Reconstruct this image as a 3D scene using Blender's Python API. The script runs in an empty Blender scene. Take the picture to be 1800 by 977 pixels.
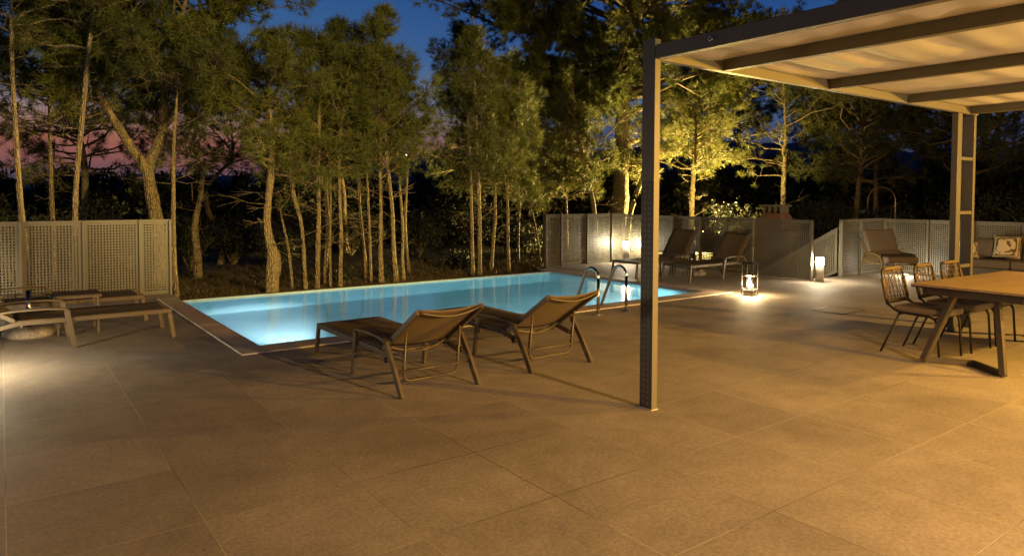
import bpy, math, random
import numpy as np
from mathutils import Vector, Matrix

# ------------------------------------------------------------------ camera, sky, light, exposure
scene = bpy.context.scene
COL = scene.collection
R = math.radians
CAM_H = 1.62
cam_d = bpy.data.cameras.new('camera')
cam_d.sensor_width = 36.0
cam_d.lens = 24.47
cam_d.shift_y = -0.0546
cam_d.clip_start = 0.05
cam_d.clip_end = 20000
cam = bpy.data.objects.new('camera', cam_d)
COL.objects.link(cam)
yaw, pitch, roll = 0.6339, 0.03656, 0.003176
fw = Vector((math.sin(yaw)*math.cos(pitch), math.cos(yaw)*math.cos(pitch), -math.sin(pitch)))
q = fw.to_track_quat('-Z', 'Y')
cam.rotation_mode = 'QUATERNION'
cam.rotation_quaternion = q @ Vector((0,0,1)).rotation_difference(Vector((0,0,1))) @ Matrix.Rotation(roll, 3, 'Z').to_quaternion()
cam.location = (0, 0, CAM_H)
scene.camera = cam

scene.view_settings.view_transform = 'Standard'
scene.view_settings.look = 'None'
scene.view_settings.exposure = 0.0
scene.view_settings.gamma = 1.0
scene.render.engine = 'CYCLES'
scene.cycles.use_denoising = True
scene.cycles.use_adaptive_sampling = False
scene.cycles.max_bounces = 8
scene.cycles.diffuse_bounces = 3
scene.cycles.glossy_bounces = 3
scene.cycles.transmission_bounces = 5
scene.cycles.caustics_reflective = False
scene.cycles.caustics_refractive = False
scene.cycles.sample_clamp_indirect = 60.0

def srgb(r, g, b):
    f = lambda c: (c/255/12.92) if c/255 <= 0.04045 else ((c/255+0.055)/1.055)**2.4
    return (f(r), f(g), f(b), 1.0)

world = bpy.data.worlds.new("World")
scene.world = world
world.use_nodes = True
world.cycles.sampling_method = 'NONE'
wn, wl = world.node_tree.nodes, world.node_tree.links
wn.clear()
w_out = wn.new('ShaderNodeOutputWorld'); w_bg = wn.new('ShaderNodeBackground')
w_tc = wn.new('ShaderNodeTexCoord'); w_sep = wn.new('ShaderNodeSeparateXYZ')
wl.new(w_tc.outputs['Generated'], w_sep.inputs[0])
def wramp(stops):
    r = wn.new('ShaderNodeValToRGB'); e = r.color_ramp.elements
    r.color_ramp.interpolation = 'LINEAR'
    while len(e) > 1: e.remove(e[0])
    e[0].position = stops[0][0]; e[0].color = srgb(*stops[0][1])
    for p_, c_ in stops[1:]:
        n = e.new(p_); n.color = srgb(*c_)
    return r
# dusk: afterglow low in the direction the pool looks (world +Y), deep blue above
r_glow = wramp([(0, (62, 62, 92)), (.022, (80, 70, 88)), (.042, (128, 82, 82)), (.07, (154, 96, 80)), (.10, (150, 122, 116)),
                (.145, (104, 124, 148)), (.19, (66, 100, 146)), (.27, (48, 88, 140)), (.36, (26, 52, 96)), (.55, (8, 16, 34)), (1, (3, 6, 14))])
r_blue = wramp([(0, (48, 56, 84)), (.05, (48, 52, 76)), (.08, (60, 70, 98)), (.12, (72, 92, 126)), (.18, (56, 88, 138)),
                (.26, (34, 72, 130)), (.36, (20, 42, 84)), (.55, (7, 14, 30)), (1, (3, 6, 14))])
w_az = wn.new('ShaderNodeMapRange'); w_az.interpolation_type = 'SMOOTHSTEP'
w_az.inputs['From Min'].default_value = 0.70; w_az.inputs['From Max'].default_value = 1.0
wl.new(w_sep.outputs['Y'], w_az.inputs['Value'])
w_mix = wn.new('ShaderNodeMix'); w_mix.data_type = 'RGBA'
wl.new(w_sep.outputs['Z'], r_glow.inputs[0]); wl.new(w_sep.outputs['Z'], r_blue.inputs[0])
wl.new(w_az.outputs[0], w_mix.inputs['Factor'])
wl.new(r_blue.outputs[0], w_mix.inputs['A']); wl.new(r_glow.outputs[0], w_mix.inputs['B'])
wl.new(w_mix.outputs['Result'], w_bg.inputs['Color'])
w_bg.inputs['Strength'].default_value = 1.0
wl.new(w_bg.outputs[0], w_out.inputs[0])

def point(name, loc, power, col, rad=0.05):
    l = bpy.data.lights.new(name, 'POINT'); l.energy = power; l.color = col; l.shadow_soft_size = rad
    o = bpy.data.objects.new(name, l); o.location = loc; COL.objects.link(o); return o
def spot(name, loc, tgt, power, col, ang, blend=0.5, rad=0.05):
    l = bpy.data.lights.new(name, 'SPOT'); l.energy = power; l.color = col; l.shadow_soft_size = rad
    l.spot_size = R(ang); l.spot_blend = blend
    o = bpy.data.objects.new(name, l); o.location = loc
    o.rotation_euler = (Vector(tgt)-Vector(loc)).to_track_quat('-Z', 'Y').to_euler(); COL.objects.link(o); return o
WARM = (1.0, .58, .21); AMBER = (1.0, .54, .10); WHITE = (1.0, .84, .58)
# house wall lamps beside and under the pergola (fixtures are built further down), and added fill spots without any
spot('terrace_light', (4.25, -2.35, 2.15), (3.95, .75, 0), 1900, (1.0, .58, .24), 84, .35, .03)
point('terrace_light', (10.6, 0.35, 2.15), 1000, AMBER, .06)
spot('terrace_light', (8.4, -3.0, 2.2), (5.4, 1.2, 0), 2600, (1.0, .50, .015), 84, .7, .06)  # added amber spot that yellows the near right floor, no lamp there
spot('terrace_light', (6.9, -3.1, 1.5), (6.7, 1.2, 2.75), 800, (1.0, .70, .38), 76, .8, .06)  # added uplight that brightens the canvas, no lamp there
spot('terrace_light', (-1.6, -3.2, 2.4), (-.6, 1.6, 0), 340, (1.0, .68, .36), 84, .6, .05)
# roof flood that lights the pines beyond the pool
spot('roof_flood', (4.6, -2.6, 5.4), (5.2, 14.5, 4.2), 8500, (1.0, .72, .22), 44, .55, .08)
# garden spots beyond the fence, aimed up into the pines
spot('garden_spot', (15.6, 11.6, -.05), (17.8, 13.2, 3.4), 2600, (1.0, .72, .22), 90, .8, .05)
spot('garden_spot', (19.3, 14.9, -.05), (13.2, 15.6, 4.4), 21000, (1.0, .72, .20), 125, .8, .05)
# the pool's own lamps, on its near wall under water
def pool_light(x, p, ty=10.6, tz=-1.3):
    spot('pool_light', (x, 7.70, -.55), (x, ty, tz), p, (.50, .93, 1.0), 150, .9, .10)

# ------------------------------------------------------------------ helpers
def tag(o, label=None, cat=None, group=None, kind=None):
    if label: o['label'] = label
    if cat: o['category'] = cat
    if group: o['group'] = group
    if kind: o['kind'] = kind
    return o
def thing(name, loc, rz, label, cat, group=None):
    o = bpy.data.objects.new(name, None); o.empty_display_size = .1
    o.location = loc; o.rotation_euler = (0, 0, rz); COL.objects.link(o)
    return tag(o, label, cat, group)
def link_mesh(name, me, mat, parent=None, smooth=False):
    if mat is not None: me.materials.append(mat)
    if smooth: me.polygons.foreach_set('use_smooth', [True]*len(me.polygons))
    o = bpy.data.objects.new(name, me); COL.objects.link(o)
    if parent is not None: o.parent = parent
    return o
def quads_obj(name, V, F, mat, parent=None, smooth=False):
    """fast mesh from numpy verts (N,3) and faces (M,k)"""
    V = np.asarray(V, np.float32); F = np.asarray(F, np.int32); k = F.shape[1]
    me = bpy.data.meshes.new(name)
    me.vertices.add(len(V)); me.vertices.foreach_set('co', V.ravel())
    me.loops.add(F.size); me.loops.foreach_set('vertex_index', F.ravel())
    me.polygons.add(len(F)); me.polygons.foreach_set('loop_start', np.arange(0, F.size, k, dtype=np.int32))
    me.polygons.foreach_set('loop_total', np.full(len(F), k, np.int32))
    me.update(calc_edges=True)
    return link_mesh(name, me, mat, parent, smooth)

class MB:
    def __init__(s): s.v = []; s.f = []; s.sm = []
    def add(s, vs, fs, smooth=False):
        n = len(s.v); s.v += [tuple(map(float, v)) for v in vs]
        s.f += [tuple(i+n for i in f) for f in fs]; s.sm += [smooth]*len(fs); return s
    def box(s, c, d, M=None):
        x, y, z = d[0]/2, d[1]/2, d[2]/2
        vs = [Vector((a*x, b*y, e*z)) for a in (-1, 1) for b in (-1, 1) for e in (-1, 1)]
        if M is not None: vs = [M @ v for v in vs]
        vs = [v+Vector(c) for v in vs]
        return s.add(vs, [(0, 1, 3, 2), (4, 6, 7, 5), (0, 4, 5, 1), (2, 3, 7, 6), (0, 2, 6, 4), (1, 5, 7, 3)])
    def bx(s, x0, x1, y0, y1, z0, z1): return s.box(((x0+x1)/2, (y0+y1)/2, (z0+z1)/2), (x1-x0, y1-y0, z1-z0))
    def bar(s, p0, p1, w, h, side=(1, 0, 0)):
        """rectangular bar; w along 'side', h across"""
        p0, p1 = Vector(p0), Vector(p1); a = (p1-p0).normalized()
        sd = Vector(side); sd = (sd-a*sd.dot(a)).normalized(); up = a.cross(sd)
        vs = [p+sd*(i*w/2)+up*(j*h/2) for p in (p0, p1) for i, j in ((-1, -1), (1, -1), (1, 1), (-1, 1))]
        return s.add(vs, [(3, 2, 1, 0), (4, 5, 6, 7), (0, 1, 5, 4), (1, 2, 6, 5), (2, 3, 7, 6), (3, 0, 4, 7)])
    def strip(s, pts, w, h, side=(1, 0, 0)):
        """continuous rectangular bar along a polyline"""
        P = [Vector(p) for p in pts]; n = len(P); rings = []
        for i, p in enumerate(P):
            a = (P[min(i+1, n-1)]-P[max(i-1, 0)]).normalized()
            sd = Vector(side); sd = (sd-a*sd.dot(a)).normalized(); up = a.cross(sd)
            rings.append([p+sd*(u*w/2)+up*(v*h/2) for u, v in ((-1, -1), (1, -1), (1, 1), (-1, 1))])
        vs = [v for r_ in rings for v in r_]; fs = [(3, 2, 1, 0), tuple(4*(n-1)+k for k in range(4))]
        for i in range(n-1):
            for k in range(4): fs.append((4*i+k, 4*i+(k+1) % 4, 4*i+4+(k+1) % 4, 4*i+4+k))
        return s.add(vs, fs)
    def tube(s, pts, r, n=8, closed=False):
        P = [Vector(p) for p in pts]; m = len(P)
        rr = r if hasattr(r, '__len__') else [r]*m
        vs = []; fs = []; ref = None
        for i, p in enumerate(P):
            if closed: a = (P[(i+1) % m]-P[(i-1) % m]).normalized()
            else: a = (P[min(i+1, m-1)]-P[max(i-1, 0)]).normalized()
            if ref is None: ref = a.orthogonal().normalized()
            ref = (ref-a*ref.dot(a)).normalized(); b = a.cross(ref)
            for k in range(n):
                t = 2*math.pi*k/n; vs.append(p+(ref*math.cos(t)+b*math.sin(t))*rr[i])
        L = m if closed else m-1
        for i in range(L):
            for k in range(n):
                j = (i+1) % m; fs.append((i*n+k, i*n+(k+1) % n, j*n+(k+1) % n, j*n+k))
        if not closed:
            fs.append(tuple(range(n-1, -1, -1))); fs.append(tuple((m-1)*n+k for k in range(n)))
        return s.add(vs, fs, True)
    def lathe(s, prof, c=(0, 0, 0), n=24):
        vs = []; fs = []; m = len(prof)
        for r_, z in prof:
            for k in range(n):
                t = 2*math.pi*k/n; vs.append((c[0]+r_*math.cos(t), c[1]+r_*math.sin(t), c[2]+z))
        for i in range(m-1):
            for k in range(n): fs.append((i*n+k, i*n+(k+1) % n, (i+1)*n+(k+1) % n, (i+1)*n+k))
        fs.append(tuple(range(n-1, -1, -1))); fs.append(tuple((m-1)*n+k for k in range(n)))
        return s.add(vs, fs, True)
    def build(s, name, mat, parent=None, bevel=0, sub=0):
        me = bpy.data.meshes.new(name); me.from_pydata(s.v, [], s.f); me.update()
        me.polygons.foreach_set('use_smooth', s.sm)
        o = link_mesh(name, me, mat, parent)
        if bevel:
            b = o.modifiers.new('bevel', 'BEVEL'); b.width = bevel; b.segments = 2; b.limit_method = 'ANGLE'; b.angle_limit = R(50)
        if sub:
            b = o.modifiers.new('subsurf', 'SUBSURF'); b.levels = sub; b.render_levels = sub
        return o
def arc(c, r, a0, a1, n, ax=(1, 0, 0), ay=(0, 0, 1)):
    c, ax, ay = Vector(c), Vector(ax), Vector(ay)
    return [c+ax*(r*math.cos(a0+(a1-a0)*i/n))+ay*(r*math.sin(a0+(a1-a0)*i/n)) for i in range(n+1)]
def rounded(pts, r, n=5):
    """polyline with its inner corners rounded"""
    P = [Vector(p) for p in pts]; out = [P[0]]
    for i in range(1, len(P)-1):
        a, b, c = P[i-1], P[i], P[i+1]
        d = min(r, (a-b).length*.45, (c-b).length*.45)
        p0, p1 = b+(a-b).normalized()*d, b+(c-b).normalized()*d
        for k in range(n+1):
            t = k/n; out.append(p0*(1-t)**2+b*2*t*(1-t)+p1*t*t)
    out.append(P[-1]); return out

# ------------------------------------------------------------------ materials
def mat_base(name):
    m = bpy.data.materials.new(name); m.use_nodes = True
    nt = m.node_tree; return m, nt, nt.nodes['Principled BSDF']
def mat(name, col, rough=.6, metal=0, noise=.15, nscale=8, bump=0, bscale=60, spec=.5, coord='Object', emit=None):
    """principled with procedural mottling and optional bump"""
    m, nt, b = mat_base(name); N, L = nt.nodes, nt.links
    b.inputs['Roughness'].default_value = rough; b.inputs['Metallic'].default_value = metal
    b.inputs['Specular IOR Level'].default_value = spec
    tc = N.new('ShaderNodeTexCoord')
    nz = N.new('ShaderNodeTexNoise'); nz.inputs['Scale'].default_value = nscale; nz.inputs['Detail'].default_value = 6
    L.new(tc.outputs[coord], nz.inputs['Vector'])
    rp = N.new('ShaderNodeValToRGB'); e = rp.color_ramp.elements
    e[0].position = .3; e[1].position = .7
    e[0].color = tuple(c*(1-noise) for c in col[:3])+(1,); e[1].color = tuple(min(1, c*(1+noise)) for c in col[:3])+(1,)
    L.new(nz.outputs['Fac'], rp.inputs[0]); L.new(rp.outputs[0], b.inputs['Base Color'])
    if bump:
        n2 = N.new('ShaderNodeTexNoise'); n2.inputs['Scale'].default_value = bscale; n2.inputs['Detail'].default_value = 5
        L.new(tc.outputs[coord], n2.inputs['Vector'])
        bp = N.new('ShaderNodeBump'); bp.inputs['Strength'].default_value = bump; bp.inputs['Distance'].default_value = .01
        L.new(n2.outputs['Fac'], bp.inputs['Height']); L.new(bp.outputs[0], b.inputs['Normal'])
    return m
def emissive(name, col, strength):
    m = bpy.data.materials.new(name); m.use_nodes = True; N, L = m.node_tree.nodes, m.node_tree.links
    N.clear(); o = N.new('ShaderNodeOutputMaterial'); e = N.new('ShaderNodeEmission')
    e.inputs[0].default_value = (*col[:3], 1); e.inputs[1].default_value = strength; L.new(e.outputs[0], o.inputs[0]); return m

def tile_mat():
    m, nt, b = mat_base('porcelain_tiles'); N, L = nt.nodes, nt.links
    tc = N.new('ShaderNodeTexCoord'); mp = N.new('ShaderNodeMapping')
    mp.inputs['Location'].default_value = (.007+8, -.452+8, 0)
    L.new(tc.outputs['Object'], mp.inputs[0])
    bt = N.new('ShaderNodeTexBrick'); bt.offset = 0; bt.squash = 1
    for k, v in (('Scale', 1.0), ('Mortar Size', .0025), ('Mortar Smooth', .2), ('Bias', 0), ('Brick Width', .8), ('Row Height', .8)):
        bt.inputs[k].default_value = v
    bt.inputs['Color1'].default_value = (0, 0, 0, 1); bt.inputs['Color2'].default_value = (1, 1, 1, 1); bt.inputs['Mortar'].default_value = (.5, .5, .5, 1)
    L.new(mp.outputs[0], bt.inputs['Vector'])
    # cloudy stain pattern, stretched a little, plus fine grain
    n1 = N.new('ShaderNodeTexNoise'); n1.inputs['Scale'].default_value = .9; n1.inputs['Detail'].default_value = 7; n1.inputs['Roughness'].default_value = .62; n1.inputs['Distortion'].default_value = .6
    n2 = N.new('ShaderNodeTexNoise'); n2.inputs['Scale'].default_value = 38; n2.inputs['Detail'].default_value = 5; n2.inputs['Roughness'].default_value = .7
    n3 = N.new('ShaderNodeTexNoise'); n3.inputs['Scale'].default_value = 5.5; n3.inputs['Detail'].default_value = 4
    # each tile samples the cloud pattern elsewhere so joints break it
    off = N.new('ShaderNodeVectorMath'); off.operation = 'MULTIPLY_ADD'
    L.new(bt.outputs['Color'], off.inputs[0]); off.inputs[1].default_value = (.35, .2, .3); L.new(tc.outputs['Object'], off.inputs[2])
    L.new(off.outputs[0], n1.inputs['Vector']); L.new(tc.outputs['Object'], n2.inputs['Vector']); L.new(off.outputs[0], n3.inputs['Vector'])
    r1 = N.new('ShaderNodeValToRGB'); e = r1.color_ramp.elements
    e[0].position = .30; e[0].color = (.235, .200, .163, 1); e[1].position = .64; e[1].color = (.335, .288, .24, 1)
    L.new(n1.outputs['Fac'], r1.inputs[0])
    def mul(a, fac_out, lo, hi):
        mr = N.new('ShaderNodeMapRange'); mr.inputs['From Min'].default_value = .3; mr.inputs['From Max'].default_value = .7
        mr.inputs['To Min'].default_value = lo; mr.inputs['To Max'].default_value = hi; L.new(fac_out, mr.inputs[0])
        v = N.new('ShaderNodeVectorMath'); v.operation = 'SCALE'; L.new(a, v.inputs[0]); L.new(mr.outputs[0], v.inputs['Scale']); return v.outputs[0]
    c = mul(r1.outputs[0], n2.outputs['Fac'], .78, 1.22); c = mul(c, n3.outputs['Fac'], .92, 1.08); 
    sx = N.new('ShaderNodeSeparateXYZ'); L.new(bt.outputs['Color'], sx.inputs[0]); c = mul(c, sx.outputs[0], .95, 1.045)
    mx = N.new('ShaderNodeMix'); mx.data_type = 'RGBA'
    L.new(bt.outputs['Fac'], mx.inputs['Factor']); L.new(c, mx.inputs['A'])
    # joint: pale grout in places, dirty in others
    n4 = N.new('ShaderNodeTexNoise'); n4.inputs['Scale'].default_value = .45; L.new(tc.outputs['Object'], n4.inputs['Vector'])
    r4 = N.new('ShaderNodeValToRGB'); e = r4.color_ramp.elements
    e[0].position = .38; e[0].color = (.045, .034, .024, 1); e[1].position = .49; e[1].color = (.48, .42, .33, 1)
    L.new(n4.outputs['Fac'], r4.inputs[0]); L.new(r4.outputs[0], mx.inputs['B'])
    L.new(mx.outputs['Result'], b.inputs['Base Color'])
    rr = N.new('ShaderNodeMapRange'); rr.inputs['To Min'].default_value = .58; rr.inputs['To Max'].default_value = .8
    L.new(n1.outputs['Fac'], rr.inputs[0]); L.new(rr.outputs[0], b.inputs['Roughness'])
    b.inputs['Specular IOR Level'].default_value = .2
    ad = N.new('ShaderNodeMath'); ad.operation = 'MULTIPLY_ADD'; L.new(bt.outputs['Fac'], ad.inputs[0]); ad.inputs[1].default_value = -1.5; L.new(n2.outputs['Fac'], ad.inputs[2])
    bp = N.new('ShaderNodeBump'); bp.inputs['Strength'].default_value = .45; bp.inputs['Distance'].default_value = .005
    L.new(ad.outputs[0], bp.inputs['Height']); L.new(bp.outputs[0], b.inputs['Normal'])
    return m

def water_mat():
    m = bpy.data.materials.new('pool_water'); m.use_nodes = True; N, L = m.node_tree.nodes, m.node_tree.links; N.clear()
    o = N.new('ShaderNodeOutputMaterial'); g = N.new('ShaderNodeBsdfGlass')
    g.inputs['IOR'].default_value = 1.333; g.inputs['Roughness'].default_value = 0.11; g.inputs['Color'].default_value = (.93, .985, 1, 1)
    tc = N.new('ShaderNodeTexCoord'); nz = N.new('ShaderNodeTexNoise'); nz.inputs['Scale'].default_value = 1.6; nz.inputs['Detail'].default_value = 3
    L.new(tc.outputs['Object'], nz.inputs['Vector'])
    bp = N.new('ShaderNodeBump'); bp.inputs['Strength'].default_value = .10; bp.inputs['Distance'].default_value = .05
    L.new(nz.outputs['Fac'], bp.inputs['Height']); L.new(bp.outputs[0], g.inputs['Normal']); L.new(g.outputs[0], o.inputs[0]); return m

def bark_mat(name, c0, c1):
    m, nt, b = mat_base(name); N, L = nt.nodes, nt.links
    tc = N.new('ShaderNodeTexCoord'); mp = N.new('ShaderNodeMapping'); mp.inputs['Scale'].default_value = (1, 1, .28)
    L.new(tc.outputs['Object'], mp.inputs[0])
    v = N.new('ShaderNodeTexVoronoi'); v.inputs['Scale'].default_value = 26; v.feature = 'DISTANCE_TO_EDGE'
    nz = N.new('ShaderNodeTexNoise'); nz.inputs['Scale'].default_value = 9; nz.inputs['Detail'].default_value = 7
    L.new(mp.outputs[0], v.inputs['Vector']); L.new(mp.outputs[0], nz.inputs['Vector'])
    mt = N.new('ShaderNodeMath'); mt.operation = 'MULTIPLY'; L.new(v.outputs['Distance'], mt.inputs[0]); mt.inputs[1].default_value = 3.5
    ad = N.new('ShaderNodeMath'); ad.operation = 'ADD'; L.new(mt.outputs[0], ad.inputs[0]); L.new(nz.outputs['Fac'], ad.inputs[1])
    rp = N.new('ShaderNodeValToRGB'); e = rp.color_ramp.elements; e[0].position = .45; e[0].color = (*c0, 1); e[1].position = 1.0; e[1].color = (*c1, 1)
    L.new(ad.outputs[0], rp.inputs[0]); L.new(rp.outputs[0], b.inputs['Base Color']); b.inputs['Roughness'].default_value = .9
    bp = N.new('ShaderNodeBump'); bp.inputs['Strength'].default_value = .9; bp.inputs['Distance'].default_value = .02
    L.new(ad.outputs[0], bp.inputs['Height']); L.new(bp.outputs[0], b.inputs['Normal']); return m

def leaf_mat(name, c0, c1, trans=.25):
    m, nt, b = mat_base(name); N, L = nt.nodes, nt.links
    tc = N.new('ShaderNodeTexCoord'); nz = N.new('ShaderNodeTexNoise'); nz.inputs['Scale'].default_value = 1.7; nz.inputs['Detail'].default_value = 5
    L.new(tc.outputs['Object'], nz.inputs['Vector'])
    gi = N.new('ShaderNodeNewGeometry')
    ad = N.new('ShaderNodeMath'); ad.operation = 'MULTIPLY_ADD'; L.new(gi.outputs['Random Per Island'], ad.inputs[0]); ad.inputs[1].default_value = .45; L.new(nz.outputs['Fac'], ad.inputs[2])
    rp = N.new('ShaderNodeValToRGB'); e = rp.color_ramp.elements; e[0].position = .45; e[0].color = (*c0, 1); e[1].position = .95; e[1].color = (*c1, 1)
    L.new(ad.outputs[0], rp.inputs[0]); L.new(rp.outputs[0], b.inputs['Base Color'])
    b.inputs['Roughness'].default_value = .55; b.inputs['Specular IOR Level'].default_value = .35
    tr = N.new('ShaderNodeBsdfTranslucent'); L.new(rp.outputs[0], tr.inputs[0])
    mx = N.new('ShaderNodeMixShader'); mx.inputs[0].default_value = trans
    L.new(b.outputs[0], mx.inputs[1]); L.new(tr.outputs[0], mx.inputs[2]); L.new(mx.outputs[0], N['Material Output'].inputs[0]); return m

def rope_mat():
    m, nt, b = mat_base('rope'); N, L = nt.nodes, nt.links
    tc = N.new('ShaderNodeTexCoord'); w = N.new('ShaderNodeTexWave'); w.inputs['Scale'].default_value = 60; w.inputs['Distortion'].default_value = 1.5
    L.new(tc.outputs['Object'], w.inputs['Vector'])
    rp = N.new('ShaderNodeValToRGB'); e = rp.color_ramp.elements; e[0].color = (.10, .065, .022, 1); e[1].color = (.26, .175, .065, 1)
    L.new(w.outputs['Fac'], rp.inputs[0]); L.new(rp.outputs[0], b.inputs['Base Color']); b.inputs['Roughness'].default_value = .75
    bp = N.new('ShaderNodeBump'); bp.inputs['Strength'].default_value = .5; bp.inputs['Distance'].default_value = .003
    L.new(w.outputs['Fac'], bp.inputs['Height']); L.new(bp.outputs[0], b.inputs['Normal']); return m

def wood_mat():
    m, nt, b = mat_base('table_wood'); N, L = nt.nodes, nt.links
    tc = N.new('ShaderNodeTexCoord'); mp = N.new('ShaderNodeMapping'); mp.inputs['Scale'].default_value = (.8, 9, 2)
    L.new(tc.outputs['Object'], mp.inputs[0])
    nz = N.new('ShaderNodeTexNoise'); nz.inputs['Scale'].default_value = 2.2; nz.inputs['Detail'].default_value = 8; nz.inputs['Distortion'].default_value = .5
    L.new(mp.outputs[0], nz.inputs['Vector'])
    rp = N.new('ShaderNodeValToRGB'); e = rp.color_ramp.elements; e[0].position = .3; e[0].color = (.34, .24, .12, 1); e[1].position = .7; e[1].color = (.50, .37, .20, 1)
    L.new(nz.outputs['Fac'], rp.inputs[0]); L.new(rp.outputs[0], b.inputs['Base Color']); b.inputs['Roughness'].default_value = .35; return m

def mesh_fabric(name, c0, c1, trans):
    """woven sling fabric: fine weave bump, a little light comes through"""
    m, nt, b = mat_base(name); N, L = nt.nodes, nt.links
    tc = N.new('ShaderNodeTexCoord'); nz = N.new('ShaderNodeTexNoise'); nz.inputs['Scale'].default_value = 90; nz.inputs['Detail'].default_value = 3
    L.new(tc.outputs['Object'], nz.inputs['Vector'])
    rp = N.new('ShaderNodeValToRGB'); e = rp.color_ramp.elements; e[0].position = .35; e[0].color = (*c0, 1); e[1].position = .65; e[1].color = (*c1, 1)
    L.new(nz.outputs['Fac'], rp.inputs[0]); L.new(rp.outputs[0], b.inputs['Base Color']); b.inputs['Roughness'].default_value = .7
    bp = N.new('ShaderNodeBump'); bp.inputs['Strength'].default_value = .3; bp.inputs['Distance'].default_value = .002
    L.new(nz.outputs['Fac'], bp.inputs['Height']); L.new(bp.outputs[0], b.inputs['Normal'])
    tr = N.new('ShaderNodeBsdfTranslucent'); L.new(rp.outputs[0], tr.inputs[0])
    mx = N.new('ShaderNodeMixShader'); mx.inputs[0].default_value = trans
    L.new(b.outputs[0], mx.inputs[1]); L.new(tr.outputs[0], mx.inputs[2]); L.new(mx.outputs[0], N['Material Output'].inputs[0]); return m

def cushion_pattern():
    m, nt, b = mat_base('leaf_print_fabric'); N, L = nt.nodes, nt.links
    tc = N.new('ShaderNodeTexCoord')
    v = N.new('ShaderNodeTexVoronoi'); v.inputs['Scale'].default_value = 7; L.new(tc.outputs['Object'], v.inputs['Vector'])
    w = N.new('ShaderNodeTexWave'); w.inputs['Scale'].default_value = 9; w.inputs['Distortion'].default_value = 3
    ad = N.new('ShaderNodeVectorMath'); ad.operation = 'ADD'; L.new(tc.outputs['Object'], ad.inputs[0]); L.new(v.outputs['Color'], ad.inputs[1]); L.new(ad.outputs[0], w.inputs['Vector'])
    rp = N.new('ShaderNodeValToRGB'); e = rp.color_ramp.elements; e[0].position = .25; e[0].color = (.11, .08, .03, 1); e[1].position = .5; e[1].color = (.62, .52, .34, 1)
    L.new(w.outputs['Fac'], rp.inputs[0]); L.new(rp.outputs[0], b.inputs['Base Color']); b.inputs['Roughness'].default_value = .85; return m

M = {}
M['tile'] = tile_mat()
M['water'] = water_mat()
M['coping'] = mat('coping_stone', (.50, .39, .32), .6, noise=.18, nscale=3, bump=.25, bscale=90)
M['edge_light'] = mat('pale_stone_edge', (.62, .56, .46), .6)
M['edge_dark'] = mat('dark_pool_edge', (.10, .085, .075), .7, noise=.3, bump=.3)
M['pool'] = mat('pool_mosaic', (.42, .62, .66), .45, noise=.07, nscale=1.3)
M['fence'] = mat('greige_sheet_metal', (.135, .124, .09), .5, noise=.1, nscale=2)
M['dark_sheet'] = mat('dark_taupe_sheet', (.075, .066, .046), .5, noise=.06)
M['pergola'] = mat('taupe_painted_steel', (.150, .137, .095), .5, noise=.05, nscale=2)
M['canvas'] = mesh_fabric('awning_canvas', (.68, .66, .62), (.74, .72, .68), .2)
M['frame'] = mat('bronze_aluminium', (.115, .090, .055), .45, metal=.3, noise=.05)
M['sling'] = mesh_fabric('brown_sling_fabric', (.15, .11, .06), (.21, .155, .085), .14)
M['black'] = mat('dark_steel', (.035, .030, .024), .45, metal=.5, noise=.1)
M['leg_steel'] = mat('brown_steel', (.085, .068, .045), .5, metal=.3, noise=.1)
M['chrome'] = mat('polished_steel', (.62, .60, .56), .18, metal=1.0, noise=.02)
M['bollard'] = mat('grey_bollard_paint', (.34, .31, .26), .5, noise=.05)
M['rope'] = rope_mat()
M['wood'] = wood_mat()
M['cushion'] = mat('taupe_cushion', (.215, .17, .10), .9, noise=.12, nscale=30, bump=.2, bscale=150)
M['cushion_dark'] = mat('brown_cushion', (.13, .105, .08), .9, noise=.12, nscale=30, bump=.2, bscale=150)
M['print'] = cushion_pattern()
M['terrazzo'] = mat('pebbled_concrete', (.34, .30, .23), .8, noise=.45, nscale=70, bump=.8, bscale=70)
M['soil'] = mat('dry_soil', (.05, .036, .024), .95, noise=.7, nscale=3.5, bump=1.0, bscale=14)
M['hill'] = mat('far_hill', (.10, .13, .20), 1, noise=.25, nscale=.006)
M['bark_pale'] = bark_mat('pale_pine_bark', (.13, .10, .06), (.34, .27, .17))
M['bark'] = bark_mat('pine_bark', (.07, .052, .030), (.28, .215, .11))
M['bark_old'] = bark_mat('old_pine_bark', (.035, .026, .017), (.15, .115, .065))
M['bark_red'] = bark_mat('red_pine_bark', (.075, .055, .030), (.30, .235, .115))
M['needle'] = leaf_mat('pine_needles', (.05, .066, .014), (.17, .18, .040))
M['needle_y'] = leaf_mat('young_pine_needles', (.07, .085, .018), (.21, .20, .045))
M['needle_d'] = leaf_mat('dark_pine_needles', (.035, .048, .014), (.12, .13, .034))
M['olive'] = leaf_mat('grey_shrub_leaves', (.016, .019, .011), (.052, .056, .032), .15)
M['far_leaf'] = leaf_mat('far_wood_leaves', (.012, .016, .008), (.035, .04, .018), .1)
M['dry'] = leaf_mat('dry_grass_blades', (.025, .019, .009), (.12, .088, .038), .2)
M['plaster'] = mat('olive_render', (.125, .105, .07), .9, noise=.15, nscale=5)
M['brick'] = mat('terracotta', (.17, .085, .045), .85, noise=.2, nscale=12, bump=.3)
M['lamp_glow'] = emissive('lamp_diffuser', (1.0, .83, .55), 360)
M['led'] = emissive('led_disc', (1.0, .78, .45), 12)
M['far_light'] = emissive('far_point_glow', (1.0, .9, .75), 9)
for k_ in ('led', 'far_light'): M[k_].cycles.emission_sampling = 'NONE'
M['copper'] = mat('copper_pipe', (.40, .22, .13), .35, metal=.7)
M['white_wall'] = mat('render_wall', (.5, .46, .4), .9)

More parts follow.
